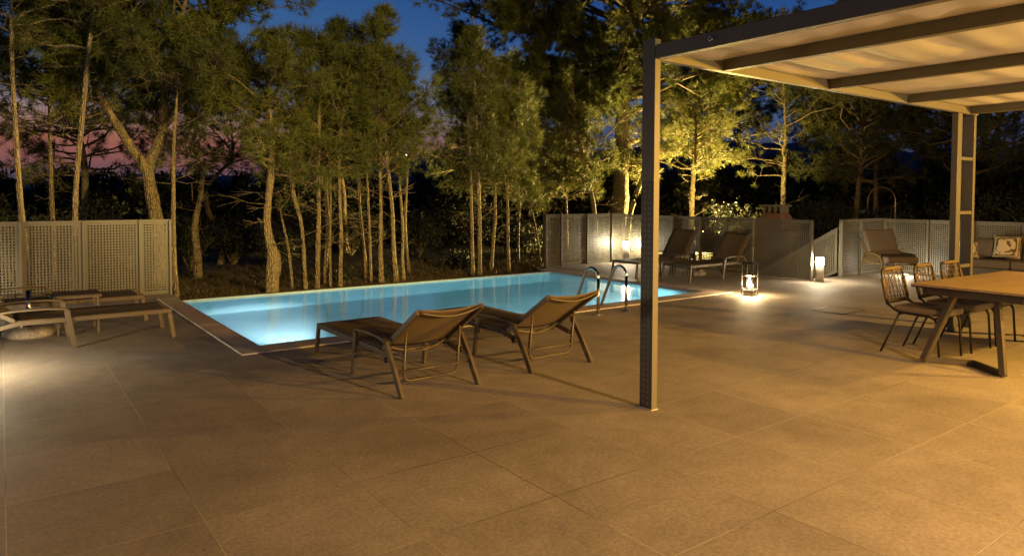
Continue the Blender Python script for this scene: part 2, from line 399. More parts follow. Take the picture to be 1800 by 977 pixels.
# ------------------------------------------------------------------ the ground, terrace and pool
PX0, PX1, PY0, PY1, WZ = 2.25, 9.68, 7.61, 11.78, -.045
DX0, DX1, DY0, DY1 = -14.0, 16.0, -8.0, 12.62
rng = np.random.default_rng(7)

def deck():
    b = MB(); t = -.25
    # slab in pieces round the pool opening (pieces butt end to end)
    rects = [(DX0, 1.95, DY0, DY1), (1.95, 10.0, DY0, 7.27), (10.0, 12.72, DY0, DY1), (12.72, 16.0, DY0, 7.55), (1.95, PX0, 12.0, 12.62)]
    for x0, x1, y0, y1 in rects:
        n = len(b.v)
        b.add([(x0, y0, 0), (x1, y0, 0), (x1, y1, 0), (x0, y1, 0)], [(0, 1, 2, 3)])
    # visible outer edges
    for x0, y0, x1, y1 in ((DX0, 12.62, 2.25, 12.62), (10.0, 12.62, 12.72, 12.62), (12.72, 12.62, 12.72, 7.55), (12.72, 7.55, 16, 7.55), (16, 7.55, 16, DY0)):
        b.add([(x0, y0, 0), (x1, y1, 0), (x1, y1, -.6), (x0, y0, -.6)], [(0, 1, 2, 3)])
    return b.build('terrace_floor', M['tile'])
tag(deck(), kind='structure')

cb = MB()
for i in range(5):                                     # left coping slabs
    y0 = 7.27+i*.97; cb.bx(1.965, PX0-.035, y0+.002, min(y0+.966, 12.0), -.12, .012)
for i in range(9):                                     # near coping slabs
    x0 = PX0-.03+i*.86; cb.bx(x0+.002, min(x0+.857, 10.0), 7.285, PY0, -.12, .012)
for i in range(4):
    y0 = PY0+i*1.12; cb.bx(PX1+.002, 9.998, y0+.002, y0+1.117, -.12, .010)
tag(cb.build('pool_coping', M['coping'], bevel=.004), kind='structure')
eb = MB(); eb.bx(1.945, 1.964, 7.262, 12.0, -.1, .016); eb.bx(1.965, 10.0, 7.262, 7.284, -.1, .0145)
tag(eb.build('coping_edge_strip', M['edge_light']), kind='structure')
eb = MB(); eb.bx(PX0-.034, PX0-.001, PY0, PY1+.17, -.2, -.012); eb.bx(PX0, 10.0, PY1+.002, PY1+.17, -.5, -.022)
tag(eb.build('pool_edge', M['edge_dark']), kind='structure')

def basin():
    z0, z1 = -1.42, -.02
    b = MB(); x0, x1, y0, y1 = PX0, PX1, PY0, PY1
    b.add([(x0, y0, z0), (x1, y0, z0), (x1, y1, z0), (x0, y1, z0)], [(0, 1, 2, 3)])
    b.add([(x0, y0, z0), (x0, y0, z1), (x1, y0, z1), (x1, y0, z0)], [(0, 1, 2, 3)])
    b.add([(x0, y1, z0), (x1, y1, z0), (x1, y1, z1), (x0, y1, z1)], [(0, 1, 2, 3)])
    b.add([(x0, y0, z0), (x0, y1, z0), (x0, y1, z1), (x0, y0, z1)], [(0, 1, 2, 3)])
    b.add([(x1, y0, z0), (x1, y0, z1), (x1, y1, z1), (x1, y1, z0)], [(0, 1, 2, 3)])
    return b.build('pool_basin', M['pool'])
tag(basin(), kind='structure')
wb = MB(); wb.add([(PX0, PY0, WZ), (PX1, PY0, WZ), (PX1, PY1, WZ), (PX0, PY1, WZ)], [(0, 1, 2, 3)])
tag(wb.build('water', M['water']), kind='structure')

def terrain():
    xs = np.unique(np.concatenate([[-9000, -3000, -1200, -500, -220, -110, -60, -36, -24], np.linspace(-18, 44, 90), [PX0-.01, PX1+.01, 10.0, 12.7, 54, 70, 100, 160, 260, 500, 1200, 3000, 9000]]))
    ys = np.unique(np.concatenate([[-4000, -800, -200, -60, -20], np.linspace(-8, 50, 84), [PY0-.01, PY1+.16, 12.6, 7.54, 60, 80, 110, 160, 260, 500, 1200, 3000, 9000]]))
    X, Y = np.meshgrid(xs, ys, indexing='ij')
    d = np.hypot(X-6, Y-6)
    Z = -.22+.05*np.sin(X*1.7+.6*Y)*np.cos(Y*1.3)+.035*np.sin(X*3.9+1)*np.sin(Y*4.3)
    Z = Z-np.clip((d-32)/120, 0, 1)**1.3*26
    inside = (X > DX0) & (X < 16) & (Y < 12.61) & (Y > DY0) & ~((X > 12.71) & (Y > 7.56))
    Z[inside] = -.45
    V = np.stack([X, Y, Z], -1).reshape(-1, 3); n, m = X.shape
    F = []
    for i in range(n-1):
        for j in range(m-1):
            cx, cy = (xs[i]+xs[i+1])/2, (ys[j]+ys[j+1])/2
            if PX0-.02 < cx < PX1+.02 and PY0-.02 < cy < PY1+.16: continue
            F.append((i*m+j, (i+1)*m+j, (i+1)*m+j+1, i*m+j+1))
    return quads_obj('ground', V, F, M['soil'], smooth=True)
tag(terrain(), kind='structure')

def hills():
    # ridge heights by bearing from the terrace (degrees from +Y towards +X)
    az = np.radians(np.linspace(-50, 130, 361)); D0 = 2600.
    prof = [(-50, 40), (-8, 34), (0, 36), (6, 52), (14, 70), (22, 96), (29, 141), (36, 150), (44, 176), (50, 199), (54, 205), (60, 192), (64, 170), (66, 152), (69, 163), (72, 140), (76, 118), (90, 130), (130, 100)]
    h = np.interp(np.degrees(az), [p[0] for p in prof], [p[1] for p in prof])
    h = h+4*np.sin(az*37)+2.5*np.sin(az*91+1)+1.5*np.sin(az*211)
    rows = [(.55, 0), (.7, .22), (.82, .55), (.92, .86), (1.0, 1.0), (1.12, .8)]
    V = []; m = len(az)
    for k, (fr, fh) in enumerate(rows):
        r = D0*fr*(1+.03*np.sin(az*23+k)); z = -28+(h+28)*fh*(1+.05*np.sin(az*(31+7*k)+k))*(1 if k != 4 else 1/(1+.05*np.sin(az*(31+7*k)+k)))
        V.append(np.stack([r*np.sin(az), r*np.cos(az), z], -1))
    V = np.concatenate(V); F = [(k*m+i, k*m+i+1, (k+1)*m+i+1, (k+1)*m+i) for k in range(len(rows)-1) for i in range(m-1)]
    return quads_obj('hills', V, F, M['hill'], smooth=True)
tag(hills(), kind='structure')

# skimmer lid let into the terrace
sk = thing('skimmer_lid', (9.72, 5.26, 0), 0, 'thin framed access hatch lying flush in the terrace tiles right of the lantern', 'hatch')
b = MB(); b.bx(-.30, .30, -.22, .22, -.02, .004); b.build('lid', M['tile'], sk)
b = MB()
for x0, x1, y0, y1 in ((-.32, .32, .222, .232), (-.32, .32, -.232, -.222), (-.32, -.302, -.22, .22), (.302, .32, -.22, .22)): b.bx(x0, x1, y0, y1, -.02, .007)
b.build('lid_frame', M['fence'], sk)

# ------------------------------------------------------------------ perforated fences
def perf_panel(u0, u1, z0, z1, place, flat, parent, name='panel', mt='fence', hole=.0235):
    """sheet with real square holes; place(u, z) -> xyz ; flat = blank margin"""
    pitch = .0425; shape = None
    nu = max(1, int((u1-u0-2*flat)/pitch)); nz = max(1, int((z1-z0-2*flat)/pitch))
    mu = (u1-u0-nu*pitch)/2; mz = (z1-z0-nz*pitch)/2
    U = [u0]; 
    for i in range(nu): c = u0+mu+(i+.5)*pitch; U += [c-hole/2, c+hole/2]
    U.append(u1); Z = [z0]
    for i in range(nz): c = z0+mz+(i+.5)*pitch; Z += [c-hole/2, c+hole/2]
    Z.append(z1)
    m = len(Z); V = [place(u, z) for u in U for z in Z]; F = []
    for i in range(len(U)-1):
        for j in range(m-1):
            if i % 2 == 1 and j % 2 == 1:
                if shape is None or shape((U[i]+U[i+1])/2, (Z[j]+Z[j+1])/2) == 2: continue
            if shape is not None and shape((U[i]+U[i+1])/2, (Z[j]+Z[j+1])/2) == 0: continue
            F.append((i*m+j, (i+1)*m+j, (i+1)*m+j+1, i*m+j+1))
    return quads_obj(name, V, F, M[mt], parent)

def fence_run(par, a, b_, posts, h, into):
    """fence from a to b_ (xy), posts at distances along it, 'into' = unit vector to the terrace side"""
    a, b_ = Vector((*a, 0)), Vector((*b_, 0)); L_ = (b_-a).length; d = (b_-a)/L_; n = Vector((*into, 0))
    for i in range(len(posts)-1):
        u0, u1 = posts[i]+.018, posts[i+1]-.018
        if u1-u0 < .1: continue
        perf_panel(u0, u1, .03, h-.032, lambda u, z: tuple(a+d*u+Vector((0, 0, z))), .02, par)
    ang = math.atan2(d.y, d.x); Mr = Matrix.Rotation(ang, 3, 'Z')
    for u in posts:
        p = a+d*u; MB().box(p+n*.018+Vector((0, 0, h/2-.002)), (.036, .075, h-.004), Mr).build('post', M['fence'], par, bevel=.003)
    c = a+d*(L_/2)
    MB().box(c+Vector((0, 0, h-.012)), (L_+.036, .042, .036), Mr).build('top_rail', M['fence'], par)
    MB().box(c+Vector((0, 0, .018)), (L_-.04, .02, .02), Mr).build('bottom_rail', M['fence'], par)

fl = thing('perforated_fence', (2.236, 12.55, 0), 0, 'greige perforated metal fence behind the two left sun loungers, ending at the pool corner', 'fence')
fence_run(fl, (0, 0), (-7.2, 0), [0, .441, 1.214, 2.009, 2.8, 3.6, 4.4, 5.2, 6.0, 6.8, 7.18], 1.222, (0, -1))
fr = thing('perforated_fence', (12.66, 12.45, 0), 0, 'perforated metal fence turning a corner behind the two far sun loungers', 'fence')
fence_run(fr, (-2.56, 0), (-.02, 0), [0, .46, 1.28, 2.10, 2.54], 1.205, (0, -1))
fence_run(fr, (0, 0), (0, -5.05), [.0, .8, 1.6, 2.38, 3.06, 3.745, 5.05], 1.175, (-1, 0))
fg = thing('perforated_fence', (15.75, 7.50, 0), 0, 'greige perforated metal fence behind the armchair and the sofa, beyond the stair opening', 'fence')
fence_run(fg, (-1.88, 0), (-.02, 0), [0, .78, 1.86], 1.165, (0, -1))
fence_run(fg, (0, 0), (0, -5.6), [0, .9, 1.75, 2.6, 3.5, 4.4, 5.58], 1.15, (-1, 0))

sr = thing('stair_railing', (13.87, 7.54, 0), 0, 'slanting perforated metal railing panel going down beside the steps behind the second bollard lamp', 'railing')
sl = -.585
def rl(u, z): return (0, u, z+sl*u)
perf_panel(.02, 1.9, .12, .98, rl, .03, sr)
for z_, nm in ((1.0, 'top_rail'), (.11, 'bottom_rail')):
    MB().bar((0, .0, z_), (0, 1.92, z_+sl*1.92), .04, .03).build(nm, M['fence'], sr)
st = MB()
for i in range(7): st.bx(12.76, 13.83, 7.56+i*.3, 7.56+(i+1)*.3-.003, -1.6, -.15*(i+1)-.02)
tag(st.build('garden_steps', M['coping']), kind='structure')

# ------------------------------------------------------------------ pergola
pg = thing('pergola', (3.99, 3.645, 0), 0, 'taupe steel pergola with a cream canvas roof over the dining table', 'pergola')
P0 = Vector((3.99, 3.645, 0))
def pb(name, x0, x1, y0, y1, z0, z1, m='pergola', bev=.003):
    return MB().bx(x0-P0.x, x1-P0.x, y0-P0.y, y1-P0.y, z0, z1).build(name, M[m], pg, bevel=bev)
pb('post', 3.957, 4.017, 3.585, 3.712, 0, 2.80)
perf_panel(3.595, 3.704, .012, 1.74, lambda u, z: (3.9552-P0.x, u-P0.y, z), .006, pg, 'perforated_sheet', 'dark_sheet', .025)  # thin darker sheet with holes on the post's lower face
bp_ = pb('base_plate', 3.95, 4.024, 3.578, 3.719, 0, .006, 'edge_light', 0)
pb('post', 9.27, 9.39, 3.585, 3.655, 0, 2.64)
pb('post', 9.735, 9.80, 3.585, 3.712, 0, 2.64)
for z_ in (.785, 1.44, 2.10): pb('rung', 9.392, 9.733, 3.59, 3.62, z_-.02, z_+.02)
pb('beam', 4.02, 9.85, 3.585, 3.645, 2.645, 2.745)
pb('beam', 3.955, 4.03, -2.2, 3.578, 2.648, 2.752)
for x in (4.80, 6.40, 8.0): pb('rafter', x-.035, x+.035, -2.2, 3.583, 2.648, 2.742)
pb('beam', 9.60, 9.68, -2.2, 3.583, 2.648, 2.742)
def canvas(x0, x1, seed):
    r = np.random.default_rng(seed); nx, ny = 22, 220
    u = np.linspace(0, 1, nx); v = np.linspace(0, 1, ny); U, V_ = np.meshgrid(u, v, indexing='ij')
    X = x0+(x1-x0)*U; Y = 3.575+(-2.2-3.575)*V_
    sag = -.045*np.sin(np.pi*U)
    wr = 0
    for k in range(14):
        f = r.uniform(6, 60); ph = r.uniform(0, 6.28); sk_ = r.uniform(-2.2, 2.2)
        wr = wr+r.uniform(.002, .0052)*np.sin(f*V_*2.2+ph+sk_*U)*np.sin(np.pi*U)**.7
    Z = 2.738+sag*.25+wr
    Vv = np.stack([X-P0.x, Y-P0.y, Z], -1).reshape(-1, 3)
    F = [(i*ny+j, (i+1)*ny+j, (i+1)*ny+j+1, i*ny+j+1) for i in range(nx-1) for j in range(ny-1)]
    o = quads_obj('canvas', Vv, F, M['canvas'], pg, True)
    s = o.modifiers.new('thickness', 'SOLIDIFY'); s.thickness = .002
for k, (x0, x1) in enumerate(((4.031, 4.764), (4.836, 6.364), (6.436, 7.964), (8.036, 9.599))): canvas(x0, x1, k+3)
for y in (3.06, 1.56, .06):                            # eye bolts on the outer beam
    b = MB(); b.tube([(p.x-P0.x, p.y-P0.y, p.z) for p in arc((3.925, y, 2.70), .016, 0, 2*math.pi, 12, (0, 1, 0), (0, 0, 1))[:-1]], .004, 6, True)
    b.tube([(3.955-P0.x, y-P0.y, 2.70), (3.94-P0.x, y-P0.y, 2.70)], .006, 6)
    b.lathe([(.012, 0), (.012, .004)], (3.94-P0.x, y-P0.y, 2.698), 10); b.build('eye_bolt', M['chrome'], pg)

# house wall lamps (their light is set at the top of the script)
for loc, lab in (((4.30, -2.48, 2.15), 'small house wall lamp beside the pergola'), ((10.6, .22, 2.15), 'small house wall lamp behind the dining table'),
                 ((-1.6, -3.33, 2.4), 'small house wall lamp left of the terrace')):
    t = thing('wall_lamp', loc, 0, lab, 'wall lamp', 'wall lamps on the house')
    MB().bx(-.05, .05, -.07, -.02, -.09, .09).build('back_plate', M['bollard'], t, bevel=.004)
    MB().lathe([(.03, -.03), (.035, .03)], (0, -.015, .13), 14).build('cap', M['bollard'], t)

# ------------------------------------------------------------------ lamps on the terrace
def bollard(x, y, label, h=.485, group='bollard lamps on the terrace', rz=0):
    t = thing('bollard_lamp', (x, y, 0), rz, label, 'bollard lamp', group)
    MB().lathe([(.085, 0), (.085, .012), (.075, .012)], (0, 0, 0), 28).build('base', M['bollard'], t)
    MB().lathe([(.072, .0), (.072, h-.18)], (0, 0, .012), 28).build('body', M['bollard'], t)
    b = MB(); b.lathe([(.05, 0), (.068, .012), (.072, .03), (.072, .115), (.066, .135), (.05, .145)], (0, 0, h-.166), 28); b.build('diffuser', M['lamp_glow'], t)
    MB().lathe([(.056, 0), (.076, .004), (.076, .018), (.07, .022)], (0, 0, h-.0215), 28).build('cap', M['bollard'], t)
    return t
bollard(12.33, 12.05, 'lit bollard lamp in front of the fence panels beyond the pool ladder', .56)
bollard(12.72, 7.27, 'lit bollard lamp standing at the stair opening beside the slanting railing')
bollard(-.38, 7.80, 'lit bollard lamp left of the near left sun lounger')
bollard(-.95, 12.05, 'lit bollard lamp in front of the left fence')

fd = thing('added_floor_light', (15.0, 6.72, 0), 0, 'small round floor light added behind the armchair legs', 'floor light')  # added lamp, unseen source for the bright floor under the armchair
MB().lathe([(.07, 0), (.07, .03), (.055, .04)], n=20).build('ring', M['bollard'], fd)
MB().lathe([(.05, .0405), (.045, .05), (.02, .055)], n=20).build('lens', M['led'], fd)
point('added_floor_glow', (15.0, 6.72, .16), 34, WHITE, .04)
def lantern():
    t = thing('lantern', (9.95, 6.90, 0), R(8), 'tall dark metal and glass floor lantern glowing on the tiles past the pool corner', 'lantern')
    w, h = .092, .545; b = MB()
    for sx in (-1, 1):
        for sy in (-1, 1): b.bx(sx*w-.006, sx*w+.006, sy*w-.006, sy*w+.006, .02, h-.02)
    for z_ in (.105, .315, h-.014):
        for s_ in (-1, 1):
            b.bx(-w+.007, w-.007, s_*w-.007, s_*w+.007, z_-.007, z_+.007); b.bx(s_*w-.007, s_*w+.007, -w+.007, w-.007, z_-.0071, z_+.0071)
    b.build('frame', M['black'], t)
    MB().bx(-w-.004, w+.004, -w-.004, w+.004, h-.006, h+.006).build('top', M['black'], t, bevel=.002)
    MB().bx(-.075, .075, -.075, .075, .012, .09).build('base', M['leg_steel'], t, bevel=.003)
    MB().bx(-.094, .094, -.094, .094, .0, .011).build('base_plate', M['black'], t)
    MB().lathe([(.022, 0), (.022, .19)], (0, 0, .095), 16).build('candle_tube', M['canvas'], t)
    MB().lathe([(.06, 0), (.062, .006)], (0, 0, .318), 20).build('led_disc', M['led'], t)
    return t
lantern()
point('lantern_light', (9.95, 6.90, .302), 6, (1.0, .66, .28), .012)
for dx, dy in ((.13, 0), (-.13, 0), (0, .13), (0, -.13)):
    point('lantern_light', (9.95+dx, 6.90+dy, .17), 17, (1.0, .70, .36), .01)

# underwater lamps on the near wall
for x in (3.0, 6.1, 8.9):
    t = thing('pool_lamp', (x, 7.613, -.6), 0, {3.0: 'round underwater lamp on the near pool wall, at its left end', 6.1: 'round underwater lamp on the near pool wall, under the ladder', 8.9: 'round underwater lamp on the near pool wall, at its right end'}[x], 'pool lamp')
    Mx = Matrix.Rotation(-math.pi/2, 3, 'X')
    for nm, prof, mt in (('ring', [(.13, 0), (.13, .018), (.1, .03)], 'chrome'), ('lens', [(.098, .02), (.09, .036), (.04, .042)], 'led')):
        b = MB(); b.lathe(prof, n=28); b.v = [tuple(Mx @ Vector(v)) for v in b.v]; b.build(nm, M[mt], t)
pool_light(3.0, 150, 10.6, -1.0); pool_light(6.1, 210, 10.8, -1.0); pool_light(8.9, 300, 10.8, -1.0)
spot('pool_light', (3.0, 7.71, -.55), (3.2, 10.3, -1.42), 1150, (.88, .96, 1.0), 36, 1.0, .10)

# pool ladder
ld = thing('pool_ladder', (6.84, 6.94, 0), 0, 'polished steel pool ladder with two arched handrails on the near edge', 'pool ladder')
for sx in (-.27, .27):
    pts = [(sx, 0, 0), (sx, 0, .50)]+[(sx, p[1], p[2]) for p in arc((0, .135, .50), .135, math.pi, .42, 14, (0, 1, 0), (0, 0, 1))]
    e = Vector(pts[-1]); pts += [(sx, e.y+.20, e.z-.42), (sx, e.y+.44, e.z-.92)]
    pts = rounded(pts[:-2], .01, 1)+[Vector(pts[-2]), Vector(pts[-1])]; z = pts[-1]
    pts += [Vector((sx, z.y+.03, z.z-.16)), Vector((sx, z.y+.03, z.z-.80))]
    MB().tube(pts, .0215, 12).build('handrail', M['chrome'], ld)
    MB().lathe([(.055, 0), (.05, .012), (.026, .03)], (sx, 0, 0), 20).build('flange', M['chrome'], ld)
for z_ in (-.28, -.55, -.82): MB().bx(-.25, .25, .69, .77, z_-.015, z_+.015).build('step', M['chrome'], ld, bevel=.005)

# ------------------------------------------------------------------ furniture
def lounger(x, y, rz, ang, label, full=True):
    """foot end at local +y, backrest hinged near y=-.5"""
    t = thing('sun_lounger', (x, y, 0), rz, label, 'sun lounger', 'brown sling sun loungers round the pool')
    zs, hw = .315, .335
    rails = MB()
    for s_ in (-1, 1):
        rails.strip([(s_*hw, .965, zs-.012), (s_*hw, -.46, zs-.012), (s_*hw, -.66, zs-.055)], .028, .045)
    rails.bar((-hw+.014, .95, zs-.012), (hw-.014, .95, zs-.012), .028, .045, (0, 1, 0))
    rails.bar((-hw+.014, .03, zs-.04), (hw-.014, .03, zs-.04), .025, .03, (0, 1, 0))
    rails.bar((-hw+.014, -.44, zs-.045), (hw-.014, -.44, zs-.045), .025, .025, (0, 1, 0))
    rails.build('frame', M['frame'], t, bevel=.003)
    for s_ in (-1, 1):
        MB().strip([(s_*hw, .945, zs-.036), (s_*(hw+.012), .985, 0)], .03, .045).build('leg', M['frame'], t, bevel=.003)
        xa = s_*(hw+.031)
        MB().strip([(xa, -.045, .405), (xa, .02, 0)], .028, .052).build('leg', M['frame'], t, bevel=.003)
        MB().strip([(xa, -.655, .402), (xa, -.80, .215), (xa, -.94, 0)], .028, .055).build('leg', M['frame'], t, bevel=.003)
        MB().strip([(xa, -.03, .405), (xa, -.07, .425), (xa, -.2, .436), (xa, -.38, .440), (xa, -.52, .436), (xa, -.62, .424), (xa, -.665, .402)], .045, .022).build('armrest', M['frame'], t, bevel=.004)
        b = MB(); b.tube([(s_*(hw+.0), -.66, zs-.055), (s_*(hw+.045), -.66, zs-.055)], .022, 12); b.build('joint', M['black'], t)
    b = MB(); b.tube([(-hw-.03, -.79, .175), (hw+.03, -.79, .175)], .009, 8); b.build('crossbar', M['frame'], t)
    # seat sling
    ns, nl = 8, 26; V = []; F = []
    for i in range(ns+1):
        for j in range(nl+1):
            u, v = i/ns, j/nl; V.append(((u*2-1)*(hw-.006), .945-v*1.44, zs+.013-.02*math.sin(math.pi*u)*math.sin(math.pi*v)**.5))
    F = [(i*(nl+1)+j, i*(nl+1)+j+1, (i+1)*(nl+1)+j+1, (i+1)*(nl+1)+j) for i in range(ns) for j in range(nl)]
    o = quads_obj('seat', V, F, M['sling'], t, True); s = o.modifiers.new('thickness', 'SOLIDIFY'); s.thickness = .003
    # backrest: side tubes, top bow, sling
    a = R(ang); hy, hz, Lb = -.5, zs+.01, .715; ca, sa = math.cos(a), math.sin(a)
    def bk(u, l, off=0): return Vector((u, hy-ca*l+sa*off*-1, hz+sa*l-ca*off))
    bf = MB()
    for s_ in (-1, 1):
        bf.strip([bk(s_*(hw-.03), 0), bk(s_*(hw-.03), Lb-.015)], .028, .038)
    bf.tube([bk(-hw+.045+i/12*(2*hw-.09), Lb-.02-0, .055*math.sin(math.pi*i/12)) for i in range(13)], .010, 8)
    bf.tube([bk(-hw+.045+i/12*(2*hw-.09), .03, .075*math.sin(math.pi*i/12)) for i in range(13)], .010, 8)
    bf.build('backrest_frame', M['frame'], t, bevel=.0)
    V = []; nl = 14
    for i in range(ns+1):
        for j in range(nl+1):
            u, v = i/ns, j/nl; V.append(tuple(bk((u*2-1)*(hw-.028), .01+v*(Lb-.01), -.021+.030*math.sin(math.pi*u))))
    F = [(i*(nl+1)+j, i*(nl+1)+j+1, (i+1)*(nl+1)+j+1, (i+1)*(nl+1)+j) for i in range(ns) for j in range(nl)]
    o = quads_obj('backrest', V, F, M['sling'], t, True); s = o.modifiers.new('thickness', 'SOLIDIFY'); s.thickness = .003
    # swinging U support with its ratchet teeth
    p = bk(0, .36, .02); q_ = Vector((0, -.76, .085))
    us = MB(); ww = hw-.075
    us.tube(rounded([(-ww, p.y, p.z), (-ww, q_.y, q_.z), (ww, q_.y, q_.z), (ww, p.y, p.z)], .07, 6), .0105, 8)
    us.build('back_support', M['frame'], t)
    for s_ in (-1, 1):
        tb = MB(); c0, c1 = p.lerp(q_, .40), p.lerp(q_, .90); tb.bar((s_*ww, c0.y+.011, c0.z), (s_*ww, c1.y+.011, c1.z), .006, .008)
        for k in range(5):
            c = p.lerp(q_, .42+.1*k); tb.box((s_*ww, c.y+.018, c.z-.004), (.008, .022, .014))
        tb.build('ratchet', M['black'], t)
    return t
L1 = lounger(2.925, 5.90, 0, 33, 'brown sling sun lounger with raised back, nearest the camera, left of the near pair')
L2 = lounger(4.265, 5.93, 0, 33, 'brown sling sun lounger with raised back, right of the near pair, beside the pergola post')
L3 = lounger(.59, 9.03, R(-90), 33, 'sling sun lounger at the left edge, the nearer of the two there')
L4 = lounger(.52, 10.42, R(-90), 40, 'brown sling sun lounger close along the left fence, behind the small side table')
L5 = lounger(11.10, 9.95, R(90), 56, 'sun lounger with steep raised back behind the pergola post, left of the far pair')
L6 = lounger(11.43, 8.89, R(90), 50, 'dark sling sun lounger with raised back beside the lantern, the right of the far pair')

def side_table(x, y, rz, label, w=.46, h=.45):
    t = thing('side_table', (x, y, 0), rz, label, 'side table', 'small side tables between loungers')
    b = MB()
    for s_ in (-1, 1):
        b.bx(s_*w/2-.012, s_*w/2+.012, -w/2+.012, w/2-.012, h-.03, h-.002); b.bx(-w/2+.0125, w/2-.0125, s_*w/2-.012, s_*w/2+.012, h-.03, h-.0022)
    b.build('top_frame', M['frame'], t, bevel=.002)
    MB().bx(-w/2+.0, w/2-.0, -w/2+.0, w/2-.0, h-.001, h+.008).build('top', M['cushion_dark'], t, bevel=.002)
    for sx in (-1, 1):
        for sy in (-1, 1): MB().bx(sx*(w/2-.03)-.012, sx*(w/2-.03)+.012, sy*(w/2-.02)-.014, sy*(w/2-.02)+.014, 0, h-.03).build('leg', M['frame'], t, bevel=.002)
    return t
side_table(.71, 9.72, 0, 'small dark square side table between the two left sun loungers')
side_table(11.02, 9.42, 0, 'small dark square side table between the two far sun loungers', .44, .44)

def parasol_base(x, y, rz, label, pole):
    t = thing('parasol_base', (x, y, 0), rz, label, 'parasol base')
    MB().lathe([(.245, 0), (.255, .02), (.25, .055), (.22, .085), (.12, .1), (.045, .105)], n=40).build('weight', M['terrazzo'], t)
    b = MB(); b.lathe([(.026, 0), (.026, pole)], (0, 0, .105), 16); b.build('pole_sleeve', M['chrome'], t)
    MB().tube([(.026, 0, .15), (.06, 0, .15)], .008, 8).build('clamp_screw', M['chrome'], t)
    MB().tube([(.06, -.02, .15), (.06, .02, .15)], .010, 8).build('knob', M['black'], t)
    return t
parasol_base(.24, 9.72, 0, 'round pebbled parasol base with empty steel sleeve under the left sun lounger', .42)
parasol_base(11.62, 9.42, R(120), 'round pebbled parasol base with empty steel sleeve between the far sun loungers', .34)

# dining table
dt = thing('dining_table', (8.50, 2.68, 0), R(-2.5), 'wooden dining table on dark splayed metal legs under the pergola', 'dining table')
MB().bx(-1.10, 1.10, -.54, .54, .735, .757).build('tabletop', M['wood'], dt, bevel=.002)
b = MB(); b.bx(-1.098, 1.098, -.538, .538, .722, .7335); b.build('edge_board', M['black'], dt)
b = MB()
for s_ in (-1, 1): b.bx(-1.02, 1.02, s_*.44-.02, s_*.44+.02, .655, .721)
b.bx(-1.04, -1.0, -.42, .42, .655, .7212); b.bx(1.0, 1.04, -.42, .42, .655, .7212); b.build('apron', M['leg_steel'], dt)
for sx in (-1, 1):
    for sy in (-1, 1):
        MB().strip([(sx*.98, sy*.19, .655), (sx*1.24*.985, sy*.345, .02)], .05, .07, (0, 1, 0)).build('leg', M['leg_steel'], dt, bevel=.003)
    MB().strip([(sx*1.21, .345, .03), (sx*.97, 0, .03), (sx*1.21, -.345, .03)], .06, .028, (0, 0, 1)).build('foot_bar', M['leg_steel'], dt, bevel=.002)

def rope_net(b, u0, u1, z0, z1, place, nu, nz, r, lean=0):
    for i in range(nu):
        u = u0+(u1-u0)*(i+.5)/nu; b.tube([place(u+lean*(k/6-.5)*.06+random.Random(i*7+k).uniform(-.002, .002), z0+(z1-z0)*k/6) for k in range(7)], r, 5)
    for j in range(nz):
        z = z0+(z1-z0)*(j+.5)/nz; b.tube([place(u0+(u1-u0)*k/6, z+random.Random(j*5+k).uniform(-.002, .002)) for k in range(7)], r, 5)

def dining_chair(x, y, rz, label):
    t = thing('dining_chair', (x, y, 0), rz, label, 'dining chair', 'rope-backed dining chairs along the table')
    hw, sd, bz = .235, .25, .43                         # half width, half depth; back at +y
    def bkp(u, z): return Vector((u, sd+.02+(z-.46)*.22, z))
    for s_ in (-1, 1):                                 # front leg runs up into the side rail and on into the back
        pts = rounded([(s_*hw, -sd+.0, 0), (s_*hw, -sd+.03, bz), (s_*hw, sd-.08, bz+.01), tuple(bkp(s_*(hw-.012), .52))], .09, 6)
        MB().tube(pts, .0125, 8).build('leg', M['black'], t)
        MB().tube([(s_*(hw-.01), sd-.10, bz), (s_*(hw-.0), sd+.08, 0)], .0115, 8).build('leg', M['black'], t)
    fr_ = MB(); fr_.tube(rounded([bkp(-hw+.012, .50), bkp(-hw+.02, .86), bkp(hw-.02, .86), bkp(hw-.012, .50)], .07, 6), .012, 8)
    fr_.tube([bkp(-hw+.013, .52), bkp(hw-.013, .52)], .010, 8)
    for y_ in (-sd+.04, sd-.1): MB().tube([(-hw, y_, bz-.01), (hw, y_, bz-.01)], .011, 8).build('crossbar', M['black'], t)
    fr_.build('back_frame', M['black'], t)
    MB().bx(-hw+.015, hw-.015, -sd-.03, sd-.03, bz+.005, bz+.075).build('seat_cushion', M['cushion'], t, bevel=.028)
    rp_ = MB(); rp_.tube([bkp(-hw+.075+i/8*(2*hw-.15), .862) for i in range(9)], .021, 10)
    for s_ in (-1, 1): rp_.tube([bkp(s_*(hw-.018), .56+i/6*.21) for i in range(7)], .0195, 8)
    rp_.tube([bkp(-hw+.05+i/8*(2*hw-.1), .537) for i in range(9)], .019, 8)
    rp_.build('rope_wrap', M['rope'], t)
    nb = MB(); rope_net(nb, -hw+.035, hw-.035, .55, .85, lambda u, z: bkp(u, z), 6, 6, .0042, .4); rope_net(nb, -hw+.06, hw-.06, .55, .85, lambda u, z: bkp(u, z)+Vector((0, .004, 0)), 4, 0, .0042, -1.2)
    nb.build('rope_net', M['rope'], t)
    return t
dining_chair(7.70, 3.24, R(-2), 'rope-backed dining chair at the table corner, nearest of the three')
dining_chair(8.37, 3.21, R(-1), 'rope-backed dining chair in the middle of the three along the table')
dining_chair(9.00, 3.19, R(-3), 'rope-backed dining chair farthest along the table, beside the double pergola post')

